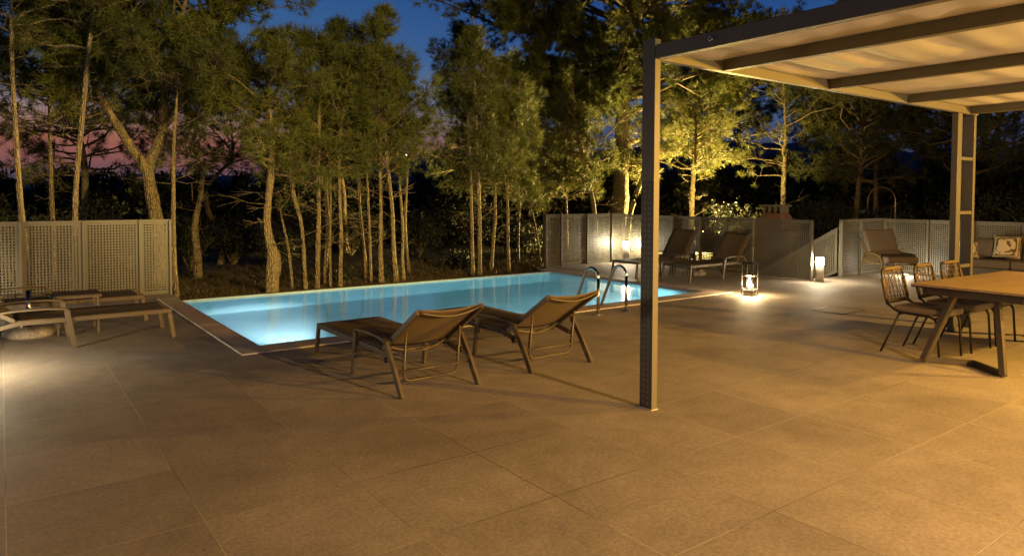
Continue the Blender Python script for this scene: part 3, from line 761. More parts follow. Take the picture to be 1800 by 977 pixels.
# armchair
ac = thing('armchair', (14.33, 6.74, 0), R(-32), 'low taupe lounge armchair with woven rope sides in front of the far fence', 'armchair')
hw = .36
def acb(u, l, off=0): a_ = R(63); return Vector((u, .22+math.cos(a_)*l+off*math.sin(a_), .40+math.sin(a_)*l-off*math.cos(a_)))
for s_ in (-1, 1):
    MB().tube(rounded([(s_*hw, -.36, 0), (s_*hw, -.33, .42), (s_*hw, -.20, .50), (s_*hw, .24, .52), (s_*hw, .42, .78)], .08, 5), .014, 8).build('leg', M['rope'], ac)
    MB().tube([(s_*hw, .26, .50), (s_*hw, .32, .33), (s_*hw, .41, 0)], .014, 8).build('leg', M['rope'], ac)
    b = MB(); b.tube([(s_*hw, -.345, .32), (s_*hw, .33, .30)], .011, 8)
    for k in range(22):
        y = -.30+k*.027; b.tube([(s_*hw, y, .315), (s_*hw+.002, y+.01, .505)], .0075, 5)
    b.build('rope_side', M['rope'], ac)
b = MB(); b.tube([(-hw, -.33, .31), (hw, -.33, .31)], .012, 8); b.tube([(-hw, .33, .31), (hw, .33, .31)], .012, 8); b.tube([(-hw, .42, .78), (hw, .42, .78)], .012, 8); b.build('frame', M['leg_steel'], ac)
MB().bx(-hw+.03, hw-.03, -.46, .30, .345, .475).build('seat_cushion', M['cushion_dark'], ac, bevel=.045)
b = MB(); a_ = R(63); c = acb(0, .29, .0)+Vector((0, -.055, .05)); b.box(c, (2*hw-.07, .56, .13), Matrix.Rotation(a_, 3, 'X')); b.build('back_cushion', M['cushion_dark'], ac, bevel=.045)

# sofa with its cushions
sf = thing('sofa', (15.30, 4.5, 0), 0, 'dark outdoor sofa along the far fence at the right edge of the view', 'sofa')
MB().bx(-.36, .40, -1.1, 1.08, .10, .30).build('base', M['leg_steel'], sf, bevel=.01)
for k in range(3): MB().bx(-.40, .18, -1.08+k*.72, -1.08+(k+1)*.72-.01, .302, .46).build('seat_cushion', M['cushion_dark'], sf, bevel=.04)
for k in range(3): MB().box((.285, -.72+k*.72, .60), (.17, .70, .40), Matrix.Rotation(R(10), 3, 'Y')).build('back_cushion', M['cushion_dark'], sf, bevel=.05)
def pillow(x, y, z, w, h, tilt, rz, mt, label):
    n = 14; V = []; F = []
    for s_ in (-1, 1):
        for i in range(n+1):
            for j in range(n+1):
                u, v = i/n*2-1, j/n*2-1; k = (1-u**4)*(1-v**4)
                pin = 1-.06*(1-abs(u))*v*v-.0
                V.append((s_*(.002+.085*k**.6), u*w/2*(1-.07*(1-v*v)), v*h/2*(1-.07*(1-u*u))))
    m = n+1
    for sidx in range(2):
        for i in range(n):
            for j in range(n):
                q4 = (sidx*m*m+i*m+j, sidx*m*m+(i+1)*m+j, sidx*m*m+(i+1)*m+j+1, sidx*m*m+i*m+j+1); F.append(q4 if sidx else q4[::-1])
    o = quads_obj('cushion', V, F, mt, None, True); o.location = (x, y, z); o.rotation_euler = (0, R(tilt), R(rz))
    return tag(o, label, 'cushion', 'scatter cushions on the sofa')
pillow(15.14, 4.98, .71, .44, .42, 14, 4, M['print'], 'scatter cushion with a pale leaf print at the right edge of the sofa view')
pillow(15.22, 5.33, .68, .40, .38, 12, -6, M['cushion_dark'], 'plain brown scatter cushion behind the leaf-print one on the sofa')
pillow(15.16, 5.62, .62, .34, .32, 12, 14, M['print'], 'small leaf-print scatter cushion at the sofa end, half hidden by the pergola post')

# barbecue chimney behind the fence
bq = thing('barbecue', (14.6, 9.46, -.50), 0, 'masonry garden barbecue with a terracotta hood behind the far fence', 'barbecue')
MB().bx(-.42, .42, -.62, .62, 0, 1.35).build('body', M['plaster'], bq, bevel=.01)
b = MB(); w0, w1 = (.36, .44), (.18, .22)
b.add([(-w0[0], -w0[1], 1.35), (w0[0], -w0[1], 1.35), (w0[0], w0[1], 1.35), (-w0[0], w0[1], 1.35), (-w1[0], -w1[1], 1.76), (w1[0], -w1[1], 1.76), (w1[0], w1[1], 1.76), (-w1[0], w1[1], 1.76)],
      [(3, 2, 1, 0), (4, 5, 6, 7), (0, 1, 5, 4), (1, 2, 6, 5), (2, 3, 7, 6), (3, 0, 4, 7)]); b.build('hood', M['brick'], bq)
b = MB()
for y in (-.22, -.075, .075, .22): b.bx(-.15, .15, y-.032, y+.032, 1.761, 1.90)
b.bx(-.2, .2, -.30, .30, 1.901, 1.95); b.build('chimney_cap', M['plaster'], bq, bevel=.006)

# curved garden pole with disc shade behind the fence
al = thing('arched_lamp', (16.3, 7.55, -.3), 0, 'thin arched pole with a small unlit disc shade rising behind the far fence', 'garden lamp')
pts = [(0, 0, 0), (0, 0, 1.85)]+[tuple(p) for p in arc((-.12*0-.0, .31, 1.85), .31, math.pi, 0, 14, (0, 1, 0), (0, 0, 1))]+[(0, .62, 1.62)]
MB().tube(pts, .011, 8).build('pole', M['copper'], al)
MB().lathe([(.025, .05), (.03, .03), (.16, -.012), (.165, -.02), (.15, -.02)], (0, .62, 1.60), 24).build('shade', M['chrome'], al)

# lights far off: hillside lamps, and a bright sky point built as a lamp
for az_, el_, D_, lab in ((71.4, 1.95, 420, 'white lamp on a far house at the right edge'), (31.3, 2.25, 1200, 'tiny far lamp on the hillside left of the pine group'), (27.7, 3.55, 2400, 'bright star-like point in the sky above the ridge between the two pine groups')):
    a_ = R(az_); t = thing('distant_light', (D_*math.sin(a_), D_*math.cos(a_), CAM_H+D_*math.tan(R(el_))-D_*.004), 0, lab, 'street lamp', 'far street lamps')
    r_ = D_*.0006
    MB().lathe([(r_*.3, -r_), (r_, -r_*.5), (r_, r_*.5), (r_*.3, r_)], n=10).build('globe', M['far_light'], t)
    MB().tube([(0, 0, -r_), (0, 0, -r_-D_*.02)], r_*.15, 6).build('pole', M['black'], t)

# ------------------------------------------------------------------ trees
def tubes(P, Rr, sides):
    """batch of tapering tubes: P (N,K,3), Rr (N,K)"""
    N_, K, _ = P.shape
    T = np.zeros_like(P); T[:, 1:-1] = P[:, 2:]-P[:, :-2]; T[:, 0] = P[:, 1]-P[:, 0]; T[:, -1] = P[:, -1]-P[:, -2]
    T /= np.linalg.norm(T, axis=2, keepdims=True)+1e-9
    ref = np.where(np.abs(T[..., 2:3]) > .9, np.array([1., 0, 0]), np.array([0, 0, 1.]))
    A = np.cross(T, ref); A /= np.linalg.norm(A, axis=2, keepdims=True)+1e-9; B = np.cross(T, A)
    th = np.arange(sides)*2*np.pi/sides
    V = P[:, :, None]+(A[:, :, None]*np.cos(th)[:, None]+B[:, :, None]*np.sin(th)[:, None])*Rr[:, :, None, None]
    base = (np.arange(N_)*K*sides)[:, None, None]; k = np.arange(K-1)[None, :, None]*sides; s = np.arange(sides)[None, None]; s2 = (s+1) % sides
    F = np.stack([base+k+s, base+k+s2, base+k+sides+s2, base+k+sides+s], -1).reshape(-1, 4)
    return V.reshape(-1, 3), F
def cat_mesh(parts):
    V = []; F = []; n = 0
    for v, f in parts: V.append(v); F.append(f+n); n += len(v)
    return np.concatenate(V), np.concatenate(F)
def unit(a): return a/(np.linalg.norm(a, axis=-1, keepdims=True)+1e-9)
def needles(C, D_, r, n, length, width):
    """n thin blades per tuft centre C (N,3) around direction D_"""
    N_ = len(C); d = unit(D_[:, None]*.75+unit(r.normal(size=(N_, n, 3)))*1.0+np.array([0, 0, .18]))
    L_ = length*r.uniform(.65, 1.15, (N_, n, 1)); s = unit(np.cross(d, r.normal(size=(N_, n, 3))))*width/2
    b0 = C[:, None]+r.normal(size=(N_, n, 3))*length*.07
    tip = b0+d*L_; mid = b0+d*L_*.55
    V = np.stack([b0-s*.5, b0+s*.5, mid+s, tip, mid-s], 2)
    # two faces: quad (b0-,b0+,mid+,mid-) and a tip drawn as quad too
    V = np.stack([b0-s*.6, b0+s*.6, tip+s*.25, tip-s*.25], 2).reshape(-1, 3)
    F = np.arange(len(V)).reshape(-1, 4); return V, F

def grow(trunk, z0, z1, Rm, dens, r, nb=None, flat=False, dead=True):
    """branches, twigs and tuft positions along a trunk polyline (world coordinates)"""
    T = np.array([[p[0], p[1], p[2]] for p in trunk]); TR = np.array([p[3] for p in trunk])
    order = np.argsort(T[:, 2]); zz = T[order, 2]
    def at(z): return np.array([np.interp(z, zz, T[order, k]) for k in (0, 1, 2)])
    def rad(z): return np.interp(z, zz, TR[order])
    H_ = z1-z0; nb = nb or int(15*H_*max(.6, Rm)**.3*dens)
    nb = 120 if Rm > 5 else min(nb, 120); BP = []; BR = []; meta = []
    for i in range(nb):
        f = (i+r.uniform(0, 1))/nb; z = z0+H_*f*.97
        prof = (math.sin(math.pi*min(1, f*.80+.22)))**.7*(1-.40*f)
        L_ = Rm*prof*(r.uniform(.35, .8) if r.uniform() < .45 else r.uniform(.8, 1.4)); a = r.uniform(0, 6.283)
        e = R(r.uniform(-12, 34)+34*f)
        if flat: e = R(r.uniform(-4, 20)+18*f)
        zb = min(z, zz[-1]-.02)
        p0 = at(zb); d = np.array([math.cos(a)*math.cos(e), math.sin(a)*math.cos(e), math.sin(e)])
        K = 6; t = np.linspace(0, 1, K)[:, None]
        bend = np.array([r.normal()*.12, r.normal()*.12, r.uniform(-.12, .22)])
        wob = np.concatenate([np.zeros((1, 3)), r.normal(size=(K-1, 3))*.035*L_])
        pts = p0+d*L_*t+bend*L_*t**2+wob
        r0 = min(rad(zb)*.55, .012+.016*L_); BP.append(pts); BR.append(np.linspace(r0, .004, K)); meta.append((L_, d))
    BP = np.array(BP); BR = np.array(BR)
    tw_p = []; tw_r = []; C = []; Dd = []
    for pts, (L_, d) in zip(BP, meta):
        m = int((7+L_*9)*min(1.2, dens+.2)); 
        for k in range(m):
            t = r.uniform(.30, 1.0)**.65; i = min(int(t*5), 4); p = pts[i]*(1-(t*5-i))+pts[i+1]*(t*5-i)
            dd = unit(d*.8+unit(r.normal(size=3))*.95+np.array([0, 0, .12])); l = (.16+.26*L_*(1.05-t))*r.uniform(.6, 1.3)
            l = min(l, .95)
            mid = p+dd*l*.5+r.normal(size=3)*.04*l; end = p+dd*l+np.array([0, 0, .10*l])
            tw_p.append([p, mid, end]); tw_r.append([.0055, .004, .0025])
            nt = max(2, int(l/.16*dens+.5)); s = r.uniform(.4, 1.0, nt); s[0] = 1.0; s[1] = .93
            C.append(p+(end-p)*s[:, None]+r.normal(size=(nt, 3))*.015); Dd.append(np.tile(dd, (nt, 1)))
    dd_p = []; dd_r = []
    if dead:                                           # bare dead twigs below the crown
        for k in range(int(12*dens)):
            z = r.uniform(max(.5, z0-1.5), z0+.5); a = r.uniform(0, 6.283); l = r.uniform(.3, .9)*min(1, Rm)
            p = at(z); d = np.array([math.cos(a), math.sin(a), r.uniform(-.15, .5)]); w = r.normal(size=(4, 3))*.03; w[0] = 0
            t = np.linspace(0, 1, 4)[:, None]; pts = p+d*l*t+w+np.array([0, 0, .15])*l*t**2; dd_p.append(pts); dd_r.append(np.linspace(.007, .0025, 4))
            for _ in range(3):
                q0 = pts[2]*(1-.5)+pts[1]*.5; d2 = unit(d+r.normal(size=3)*.6); dd_p.append(q0+d2*l*.5*t); dd_r.append(np.linspace(.004, .0015, 4))
    parts = [tubes(BP, BR, 6), tubes(np.array(tw_p), np.array(tw_r), 3)]
    if dd_p: parts.append(tubes(np.array(dd_p), np.array(dd_r), 4))
    return parts, np.concatenate(C), np.concatenate(Dd)

def smooth_trunk(trunk, n, r, wob=.012):
    P = np.array(trunk, float); s = np.concatenate([[0], np.cumsum(np.linalg.norm(np.diff(P[:, :3], axis=0), axis=1))])
    u = np.linspace(0, s[-1], n)
    # catmull-like smoothing by interpolating then averaging
    Q = np.stack([np.interp(u, s, P[:, k]) for k in range(4)], -1)
    for _ in range(2): Q[1:-1] = (Q[:-2]+2*Q[1:-1]+Q[2:])/4
    Q[1:-1, :2] += np.cumsum(r.normal(size=(n-2, 2))*wob*.25, 0)*.5; Q[:, 3] *= (1+r.normal(size=n)*.05)*(1+.45*np.exp(-np.arange(n)*24/n))
    return Q
KINDS = {0: ('needle_d', 'bark'), 1: ('needle_d', 'bark_pale'), 2: ('needle', 'bark_red'), 3: ('needle', 'bark_old')}
def pine(seed, trunk, z0, z1, Rm, dens, kind, label, group, limbs=(), sides=12, nl=.105, nn=13, young=False, flat=False):
    r = np.random.default_rng(seed); b = trunk[0]
    t = thing('pine_tree', (b[0], b[1], b[2]), 0, label, 'pine tree', group)
    org = np.array([b[0], b[1], b[2]])
    Q = smooth_trunk(trunk, max(14, len(trunk)*3), r)
    tv = [tubes(Q[None, :, :3], Q[None, :, 3], sides)]
    parts, C, Dd = grow([tuple(q_) for q_ in Q], z0, z1, Rm, dens, r, flat=flat)
    for lb in limbs:
        LQ = smooth_trunk(lb[0], 16, r); tv.append(tubes(LQ[None, :, :3], LQ[None, :, 3], 9))
        # foliage along the limb: branches leave it all round
        P_ = LQ[:, :3]; m = int(lb[1]*1.5); BP = []; BR = []; tw_p = []; tw_r = []
        for k in range(m):
            s_ = r.uniform(lb[3] if len(lb) > 3 else .35, 1)*(len(P_)-1.01); i = int(s_); p = P_[i]*(1-(s_-i))+P_[i+1]*(s_-i)
            dirn = unit(unit(P_[i+1]-P_[i])*.7+unit(r.normal(size=3))*np.array([1, 1, .6])); L_ = lb[2]*r.uniform(.5, 1.2)
            tt = np.linspace(0, 1, 5)[:, None]; pts = p+dirn*L_*tt+np.array([0, 0, .18])*L_*tt**2; BP.append(pts); BR.append(np.linspace(.016, .004, 5))
            for _ in range(int(6+6*L_)):
                v = r.uniform(.2, 1)*3.99; j = int(v); q0 = pts[j]*(1-(v-j))+pts[j+1]*(v-j); dd = unit(dirn*.7+unit(r.normal(size=3))); l = r.uniform(.15, .5)
                tw_p.append([q0, q0+dd*l*.5, q0+dd*l]); tw_r.append([.005, .004, .0025])
                nt = max(2, int(l/.075*dens)); s3 = r.uniform(.3, 1, nt)[:, None]; C = np.concatenate([C, q0+dd*l*s3+r.normal(size=(nt, 3))*.03]); Dd = np.concatenate([Dd, np.tile(dd, (nt, 1))])
        parts += [tubes(np.array(BP), np.array(BR), 5), tubes(np.array(tw_p), np.array(tw_r), 3)]
    nm, bm = KINDS[kind]
    if young: nm = 'needle_y'
    V, F = cat_mesh(tv); quads_obj('trunk', V-org, F, M[bm], t, True)
    V, F = cat_mesh(parts); quads_obj('branches', V-org, F, M[bm], t, True)
    V, F = needles(C, Dd, r, nn, nl, .015 if Rm < 2.5 else .021); quads_obj('crown', V-org, F, M[nm], t)
    return len(F)

TREES = [
    ('a1', [(0.32,14.0,-0.35,0.058),(0.31,14.0,0.76,0.052),(0.28,14.0,1.18,0.047),(0.25,14.0,1.79,0.044),(0.23,14.0,2.44,0.04),(0.2,14.0,3.18,0.037),(0.19,14.0,3.91,0.033),(0.2,14.0,4.55,0.028),(0.21,14.0,5.38,0.019),(0.21,14.0,6.1,0.009)], 4.2, 6.8, 1.95, 0.86, 1),
    ('a2', [(0.89,17.5,-0.35,0.054),(0.89,17.5,0.64,0.048),(0.88,17.5,1.06,0.048),(0.87,17.5,1.83,0.042),(0.86,17.5,2.79,0.036),(0.87,17.5,3.62,0.03),(0.87,17.5,4.56,0.024),(0.86,17.5,5.49,0.012)], 2.9, 7.0, 2.3, 1.08, 0),
    ('a3', [(0.97,13.7,-0.35,0.058),(0.98,13.7,0.74,0.052),(1.01,13.7,1.17,0.052),(1.01,13.7,1.6,0.045),(1.05,13.7,2.08,0.045),(1.11,13.7,2.65,0.043),(1.17,13.7,3.31,0.038),(1.23,13.7,3.98,0.034),(1.31,13.7,4.66,0.029),(1.41,13.7,5.52,0.019),(1.49,13.7,6.39,0.01)], 4.0, 6.8, 1.72, 0.76, 1),
    ('a4', [(2.58,15.2,-0.35,0.164),(2.56,15.2,0.58,0.146),(2.48,15.2,1.14,0.129),(2.39,15.2,1.7,0.112),(2.31,15.2,2.15,0.111),(2.38,15.2,2.31,0.095),(2.53,15.2,2.58,0.09),(2.6,15.2,2.88,0.079),(2.63,15.2,3.22,0.068),(2.66,15.2,3.72,0.056),(2.79,15.2,4.41,0.051),(2.99,15.2,5.11,0.04),(3.13,15.2,5.92,0.029),(3.2,15.2,6.72,0.012)], 3.9, 7.4, 2.76, 1.24, 2),
    ('a5', [(2.45,13.1,-0.35,0.038),(2.44,13.1,-0.12,0.034),(2.41,13.1,0.12,0.044),(2.39,13.1,0.61,0.039),(2.38,13.1,1.15,0.039),(2.39,13.1,1.69,0.034),(2.39,13.1,2.18,0.029),(2.42,13.1,2.67,0.025),(2.46,13.1,3.16,0.02),(2.49,13.1,3.64,0.01)], 3.3, 5.6, 1.49, 0.97, 0),
    ('b1', [(3.95,12.75,-0.35,0.127),(3.95,12.75,-0.11,0.113),(3.96,12.75,0.12,0.113),(3.98,12.75,0.34,0.129),(4.0,12.75,0.53,0.124),(3.95,12.75,0.68,0.088),(3.89,12.75,0.92,0.072),(3.87,12.75,1.23,0.067),(3.91,12.75,1.59,0.062),(3.95,12.75,1.95,0.067),(3.98,12.75,2.31,0.057),(3.98,12.75,2.72,0.041),(3.94,12.75,3.12,0.036),(3.93,12.75,3.53,0.031),(3.93,12.75,3.94,0.021),(3.91,12.75,4.29,0.01)], 1.85, 4.7, 1.09, 0.95, 2),
    ('b2', [(4.55,13.4,-0.35,0.037),(4.54,13.4,-0.11,0.033),(4.51,13.4,0.26,0.033),(4.46,13.4,0.7,0.027),(4.37,13.4,1.09,0.022),(4.32,13.4,1.37,0.016)], 1.6, 2.2, 0.35, 0.3, 0),
    ('b3', [(4.68,13.0,-0.35,0.043),(4.67,13.0,-0.11,0.038),(4.65,13.0,0.28,0.038),(4.63,13.0,0.83,0.032),(4.58,13.0,1.21,0.038),(4.47,13.0,1.53,0.043),(4.4,13.0,1.91,0.037),(4.38,13.0,2.28,0.032),(4.43,13.0,2.76,0.027),(4.52,13.0,3.29,0.027),(4.62,13.0,3.94,0.022),(4.67,13.0,4.48,0.011)], 1.85, 4.8, 1.09, 0.95, 2),
    ('b4', [(4.89,13.0,-0.35,0.055),(4.89,13.0,-0.11,0.049),(4.9,13.0,0.38,0.044),(4.92,13.0,0.93,0.044),(4.94,13.0,1.47,0.038),(4.93,13.0,2.13,0.038),(4.95,13.0,2.67,0.033),(4.96,13.0,3.22,0.027),(5.0,13.0,3.87,0.022),(5.04,13.0,4.42,0.011)], 1.95, 4.7, 0.98, 0.95, 0),
    ('b5', [(5.3,13.7,-0.35,0.052),(5.31,13.7,-0.12,0.046),(5.34,13.7,0.3,0.041),(5.38,13.7,0.65,0.047),(5.4,13.7,1.0,0.041),(5.37,13.7,1.39,0.041),(5.35,13.7,1.93,0.035),(5.46,13.7,2.62,0.029),(5.59,13.7,3.33,0.023),(5.66,13.7,4.26,0.018),(5.71,13.7,4.96,0.012)], 1.95, 5.3, 1.15, 0.95, 0),
    ('b6', [(5.32,12.9,-0.35,0.049),(5.32,12.9,-0.11,0.044),(5.33,12.9,0.36,0.039),(5.35,12.9,0.88,0.039),(5.32,12.9,1.47,0.033),(5.32,12.9,1.92,0.028),(5.3,12.9,2.41,0.028),(5.35,12.9,3.02,0.022),(5.45,12.9,3.57,0.017),(5.53,12.9,4.24,0.011)], 1.95, 4.5, 0.92, 0.95, 2),
    ('b7', [(6.3,13.8,-0.35,0.047),(6.29,13.8,-0.12,0.042),(6.25,13.8,0.3,0.042),(6.19,13.8,0.81,0.036),(6.15,13.8,1.33,0.03),(6.14,13.8,1.65,0.03),(6.11,13.8,2.18,0.024),(6.09,13.8,2.77,0.024),(6.06,13.8,3.49,0.018),(6.02,13.8,4.2,0.012)], 1.85, 4.7, 0.92, 0.95, 0),
    ('b8', [(6.25,13.0,-0.35,0.065),(6.25,13.0,-0.11,0.058),(6.24,13.0,0.3,0.046),(6.24,13.0,0.85,0.041),(6.26,13.0,1.44,0.041),(6.24,13.0,1.92,0.035),(6.23,13.0,2.26,0.029),(6.24,13.0,2.85,0.029),(6.24,13.0,3.53,0.023),(6.26,13.0,4.22,0.023),(6.29,13.0,4.91,0.017),(6.31,13.0,5.48,0.012)], 1.95, 5.4, 1.03, 1.14, 2),
    ('b9', [(6.59,13.0,-0.35,0.059),(6.58,13.0,-0.1,0.053),(6.53,13.0,0.34,0.047),(6.51,13.0,0.82,0.041),(6.5,13.0,1.34,0.041),(6.45,13.0,1.75,0.035),(6.4,13.0,2.16,0.035),(6.35,13.0,2.53,0.029),(6.34,13.0,3.08,0.023),(6.3,13.0,3.77,0.023),(6.26,13.0,4.45,0.012)], 2.05, 4.6, 0.92, 0.95, 2),
    ('b10', [(6.88,13.2,-0.35,0.04),(6.87,13.2,-0.12,0.036),(6.82,13.2,0.25,0.036),(6.85,13.2,0.68,0.03),(6.83,13.2,1.21,0.03),(6.79,13.2,1.65,0.024),(6.75,13.2,2.17,0.024),(6.71,13.2,2.49,0.024),(6.75,13.2,3.12,0.018),(6.84,13.2,3.84,0.012)], 2.25, 4.1, 0.69, 0.76, 2),
    ('b11', [(7.9,14.9,-0.35,0.046),(7.88,14.9,-0.11,0.041),(7.82,14.9,0.34,0.034),(7.78,14.9,0.89,0.034),(7.82,14.9,1.74,0.027),(7.86,14.9,2.38,0.02),(7.95,14.9,3.06,0.014)], 2.7, 3.6, 0.4, 0.5, 0),
    ('c1', [(8.66,13.0,-0.35,0.057),(8.66,13.0,-0.11,0.051),(8.66,13.0,0.41,0.045),(8.65,13.0,1.08,0.045),(8.63,13.0,1.56,0.045),(8.6,13.0,2.06,0.038),(8.59,13.0,2.58,0.032),(8.56,13.0,3.21,0.032),(8.51,13.0,4.08,0.025),(8.48,13.0,4.83,0.019),(8.46,13.0,5.57,0.013)], 2.15, 5.3, 0.83, 1.08, 0),
    ('c2', [(9.58,13.9,-0.35,0.054),(9.6,13.9,-0.12,0.048),(9.65,13.9,0.45,0.041),(9.72,13.9,1.14,0.042),(9.71,13.9,1.83,0.035),(9.68,13.9,2.52,0.028),(9.68,13.9,3.21,0.021),(9.72,13.9,3.9,0.014)], 1.65, 5.2, 1.26, 1.08, 2),
    ('c3', [(9.77,13.4,-0.35,0.046),(9.76,13.4,-0.11,0.041),(9.73,13.4,0.47,0.041),(9.72,13.4,1.26,0.034),(9.7,13.4,2.15,0.027),(9.74,13.4,2.77,0.02),(9.69,13.4,3.44,0.014)], 1.55, 4.3, 1.03, 1.08, 2),
    ('c4', [(11.26,15.0,-0.35,0.052),(11.25,15.0,-0.12,0.046),(11.23,15.0,0.48,0.038),(11.26,15.0,1.09,0.031),(11.32,15.0,1.86,0.023),(11.34,15.0,2.62,0.015)], 1.55, 4.2, 1.15, 0.97, 0),
    ('c5', [(10.43,12.95,-0.35,0.03),(10.41,12.95,-0.12,0.027),(10.34,12.95,0.27,0.027),(10.24,12.95,0.81,0.024),(10.14,12.95,1.22,0.017),(10.02,12.95,1.69,0.01)], 1.3, 1.9, 0.3, 0.3, 2),
    ('d1', [(12.54,15.5,-0.35,0.055),(12.54,15.5,0.08,0.049),(12.55,15.5,1.19,0.049),(12.53,15.5,2.03,0.049),(12.49,15.5,2.68,0.041),(12.41,15.5,3.64,0.032),(12.33,15.5,4.76,0.016)], 1.65, 5.3, 1.26, 1.08, 2),
    ('d2', [(13.0,15.0,-0.35,0.045),(12.99,15.0,0.08,0.04),(12.95,15.0,1.19,0.04),(12.91,15.0,2.02,0.032),(12.95,15.0,2.83,0.024),(13.04,15.0,3.96,0.016)], 1.55, 4.6, 1.03, 1.08, 2),
    ('d3', [(13.7,14.5,-0.35,0.082),(13.67,14.5,0.08,0.073),(13.56,14.5,1.17,0.064),(13.43,14.5,1.7,0.064),(13.23,14.5,2.34,0.064),(13.08,14.5,2.84,0.056),(12.89,14.5,3.23,0.063),(12.79,14.5,3.63,0.047),(12.73,14.5,4.35,0.031),(12.6,14.5,5.12,0.016)], 2.05, 4.9, 1.38, 0.97, 2),
    ('e1', [(15.9,16.0,-0.35,0.389),(15.94,16.0,-0.12,0.347),(16.06,16.0,1.12,0.275),(16.11,16.0,1.71,0.257),(16.13,16.0,2.44,0.248),(16.15,16.0,3.35,0.239),(16.18,16.0,4.27,0.23),(16.22,16.0,5.18,0.202),(16.22,16.0,6.08,0.175),(16.27,16.0,7.0,0.147),(16.06,16.0,7.86,0.119),(16.18,16.0,8.96,0.083),(16.31,16.0,10.24,0.046)], 4.6, 11.5, 5.6, 1.69, 3),
    ('e2', [(15.48,15.2,-0.35,0.099),(15.53,15.2,-0.05,0.088),(15.7,15.2,1.14,0.079),(15.97,15.2,1.71,0.08),(16.28,15.2,2.24,0.072),(16.53,15.2,2.78,0.063),(16.74,15.2,3.51,0.036),(16.79,15.2,4.14,0.018)], 2.2, 4.4, 1.0, 0.9, 2),
    ('f1', [(17.07,13.9,-0.35,0.108),(17.06,13.9,0.3,0.096),(17.02,13.9,1.19,0.078),(17.07,13.9,2.04,0.07),(17.14,13.9,2.92,0.061),(17.19,13.9,3.44,0.044),(17.18,13.9,3.96,0.026)], 2.3, 4.7, 1.65, 1.15, 2),
    ('f2', [(18.61,11.8,-0.35,0.094),(18.6,11.8,0.34,0.084),(18.58,11.8,1.44,0.075),(18.59,11.8,2.19,0.067),(18.66,11.8,3.19,0.05),(18.62,11.8,4.02,0.034),(18.51,11.8,4.84,0.025),(18.44,11.8,5.66,0.017)], 2.2, 6.6, 1.7, 0.42, 2),
    ('g1', [(23.62,11.5,-0.35,0.095),(23.59,11.5,-0.03,0.085),(23.48,11.5,1.12,0.076),(23.44,11.5,2.44,0.066),(23.44,11.5,3.57,0.057),(23.45,11.5,4.32,0.038),(23.46,11.5,5.26,0.028),(23.42,11.5,6.37,0.019)], 3.2, 8.5, 2.9, 1.04, 0),
    ('g2', [(32.01,17.5,-0.45,0.122),(31.95,17.5,1.99,0.108),(31.79,17.5,4.13,0.094),(31.65,17.5,5.72,0.067),(31.5,17.5,7.56,0.027)], 4.0, 9.5, 3.0, 0.98, 0),
    ('g3', [(27.07,9.5,-0.35,0.097),(27.11,9.5,-0.27,0.087),(27.24,9.5,1.87,0.087),(27.63,9.5,3.63,0.079),(28.04,9.5,5.22,0.059),(28.43,9.5,7.23,0.03)], 4.0, 9.0, 3.0, 0.98, 0),
    ('g4', [(27.55,20,-0.39,0.119),(27.65,20,2.0,0.106),(27.75,20,4.12,0.093),(27.9,20,5.71,0.067),(27.87,20,7.55,0.027)], 4.2, 9.5, 2.8, 0.98, 0),
]
LAB = {
 'a1': 'tall slim pale pine, leftmost behind the left fence', 'a2': 'thin dark pine second from the left behind the left fence',
 'a3': 'slim pale pine leaning right, third trunk behind the left fence', 'a4': 'large pine forking into two thick limbs behind the right end of the left fence',
 'a5': 'thin straight pine just right of the left fence end, at the pool corner', 'b1': 'thick gnarled pine with a bulging burl low on its trunk beyond the pool',
 'b2': 'small bent bare pine stem just right of the gnarled pine', 'b3': 'slender pine leaning left as it rises, third beyond the left half of the pool',
 'b4': 'straight slender pine beside the leaning one beyond the pool', 'b5': 'curved forked pine set slightly back behind the straight slender one',
 'b6': 'very thin straight pine beyond the middle left of the pool', 'b7': 'thin pine set back in the dry grass, left of the tallest central one',
 'b8': 'tallest of the central pines beyond the pool, with a straight trunk', 'b9': 'smooth gently curved pine right of the tallest central one',
 'b10': 'thin wavy pine at the right end of the central group', 'b11': 'faint thin pine set back at the right end of the central group',
 'c1': 'dark double-stemmed pine right of the sky gap', 'c2': 'pine leaning right, just right of the dark double-stemmed one',
 'c3': 'thin upright pine midway between the sky gap and the far fence', 'c4': 'dim thin pine set back left of the far fence',
 'c5': 'thin bare bent stem at the left end of the far fence', 'd1': 'pine rising behind the left end of the far fence',
 'd2': 'thin pine behind the second panel of the far fence', 'd3': 'pine with an orange-lit bent trunk behind the far fence',
 'e1': 'huge old pine with massive trunk and wide crown left of the pergola post', 'e2': 'young pine leaning right at the foot of the huge old pine',
 'f1': 'bright floodlit bushy pine just right of the pergola post', 'f2': 'slim sparse young pine with separate lit tufts behind the barbecue',
 'g1': 'dark tall pine behind the armchair', 'g2': 'dark pine between the barbecue and the armchair, set far back',
 'g3': 'dark pine behind the double pergola post at the right edge', 'g4': 'dark pine behind the floodlit one, under the pergola corner'}
GRP = 'pines growing round the terrace'
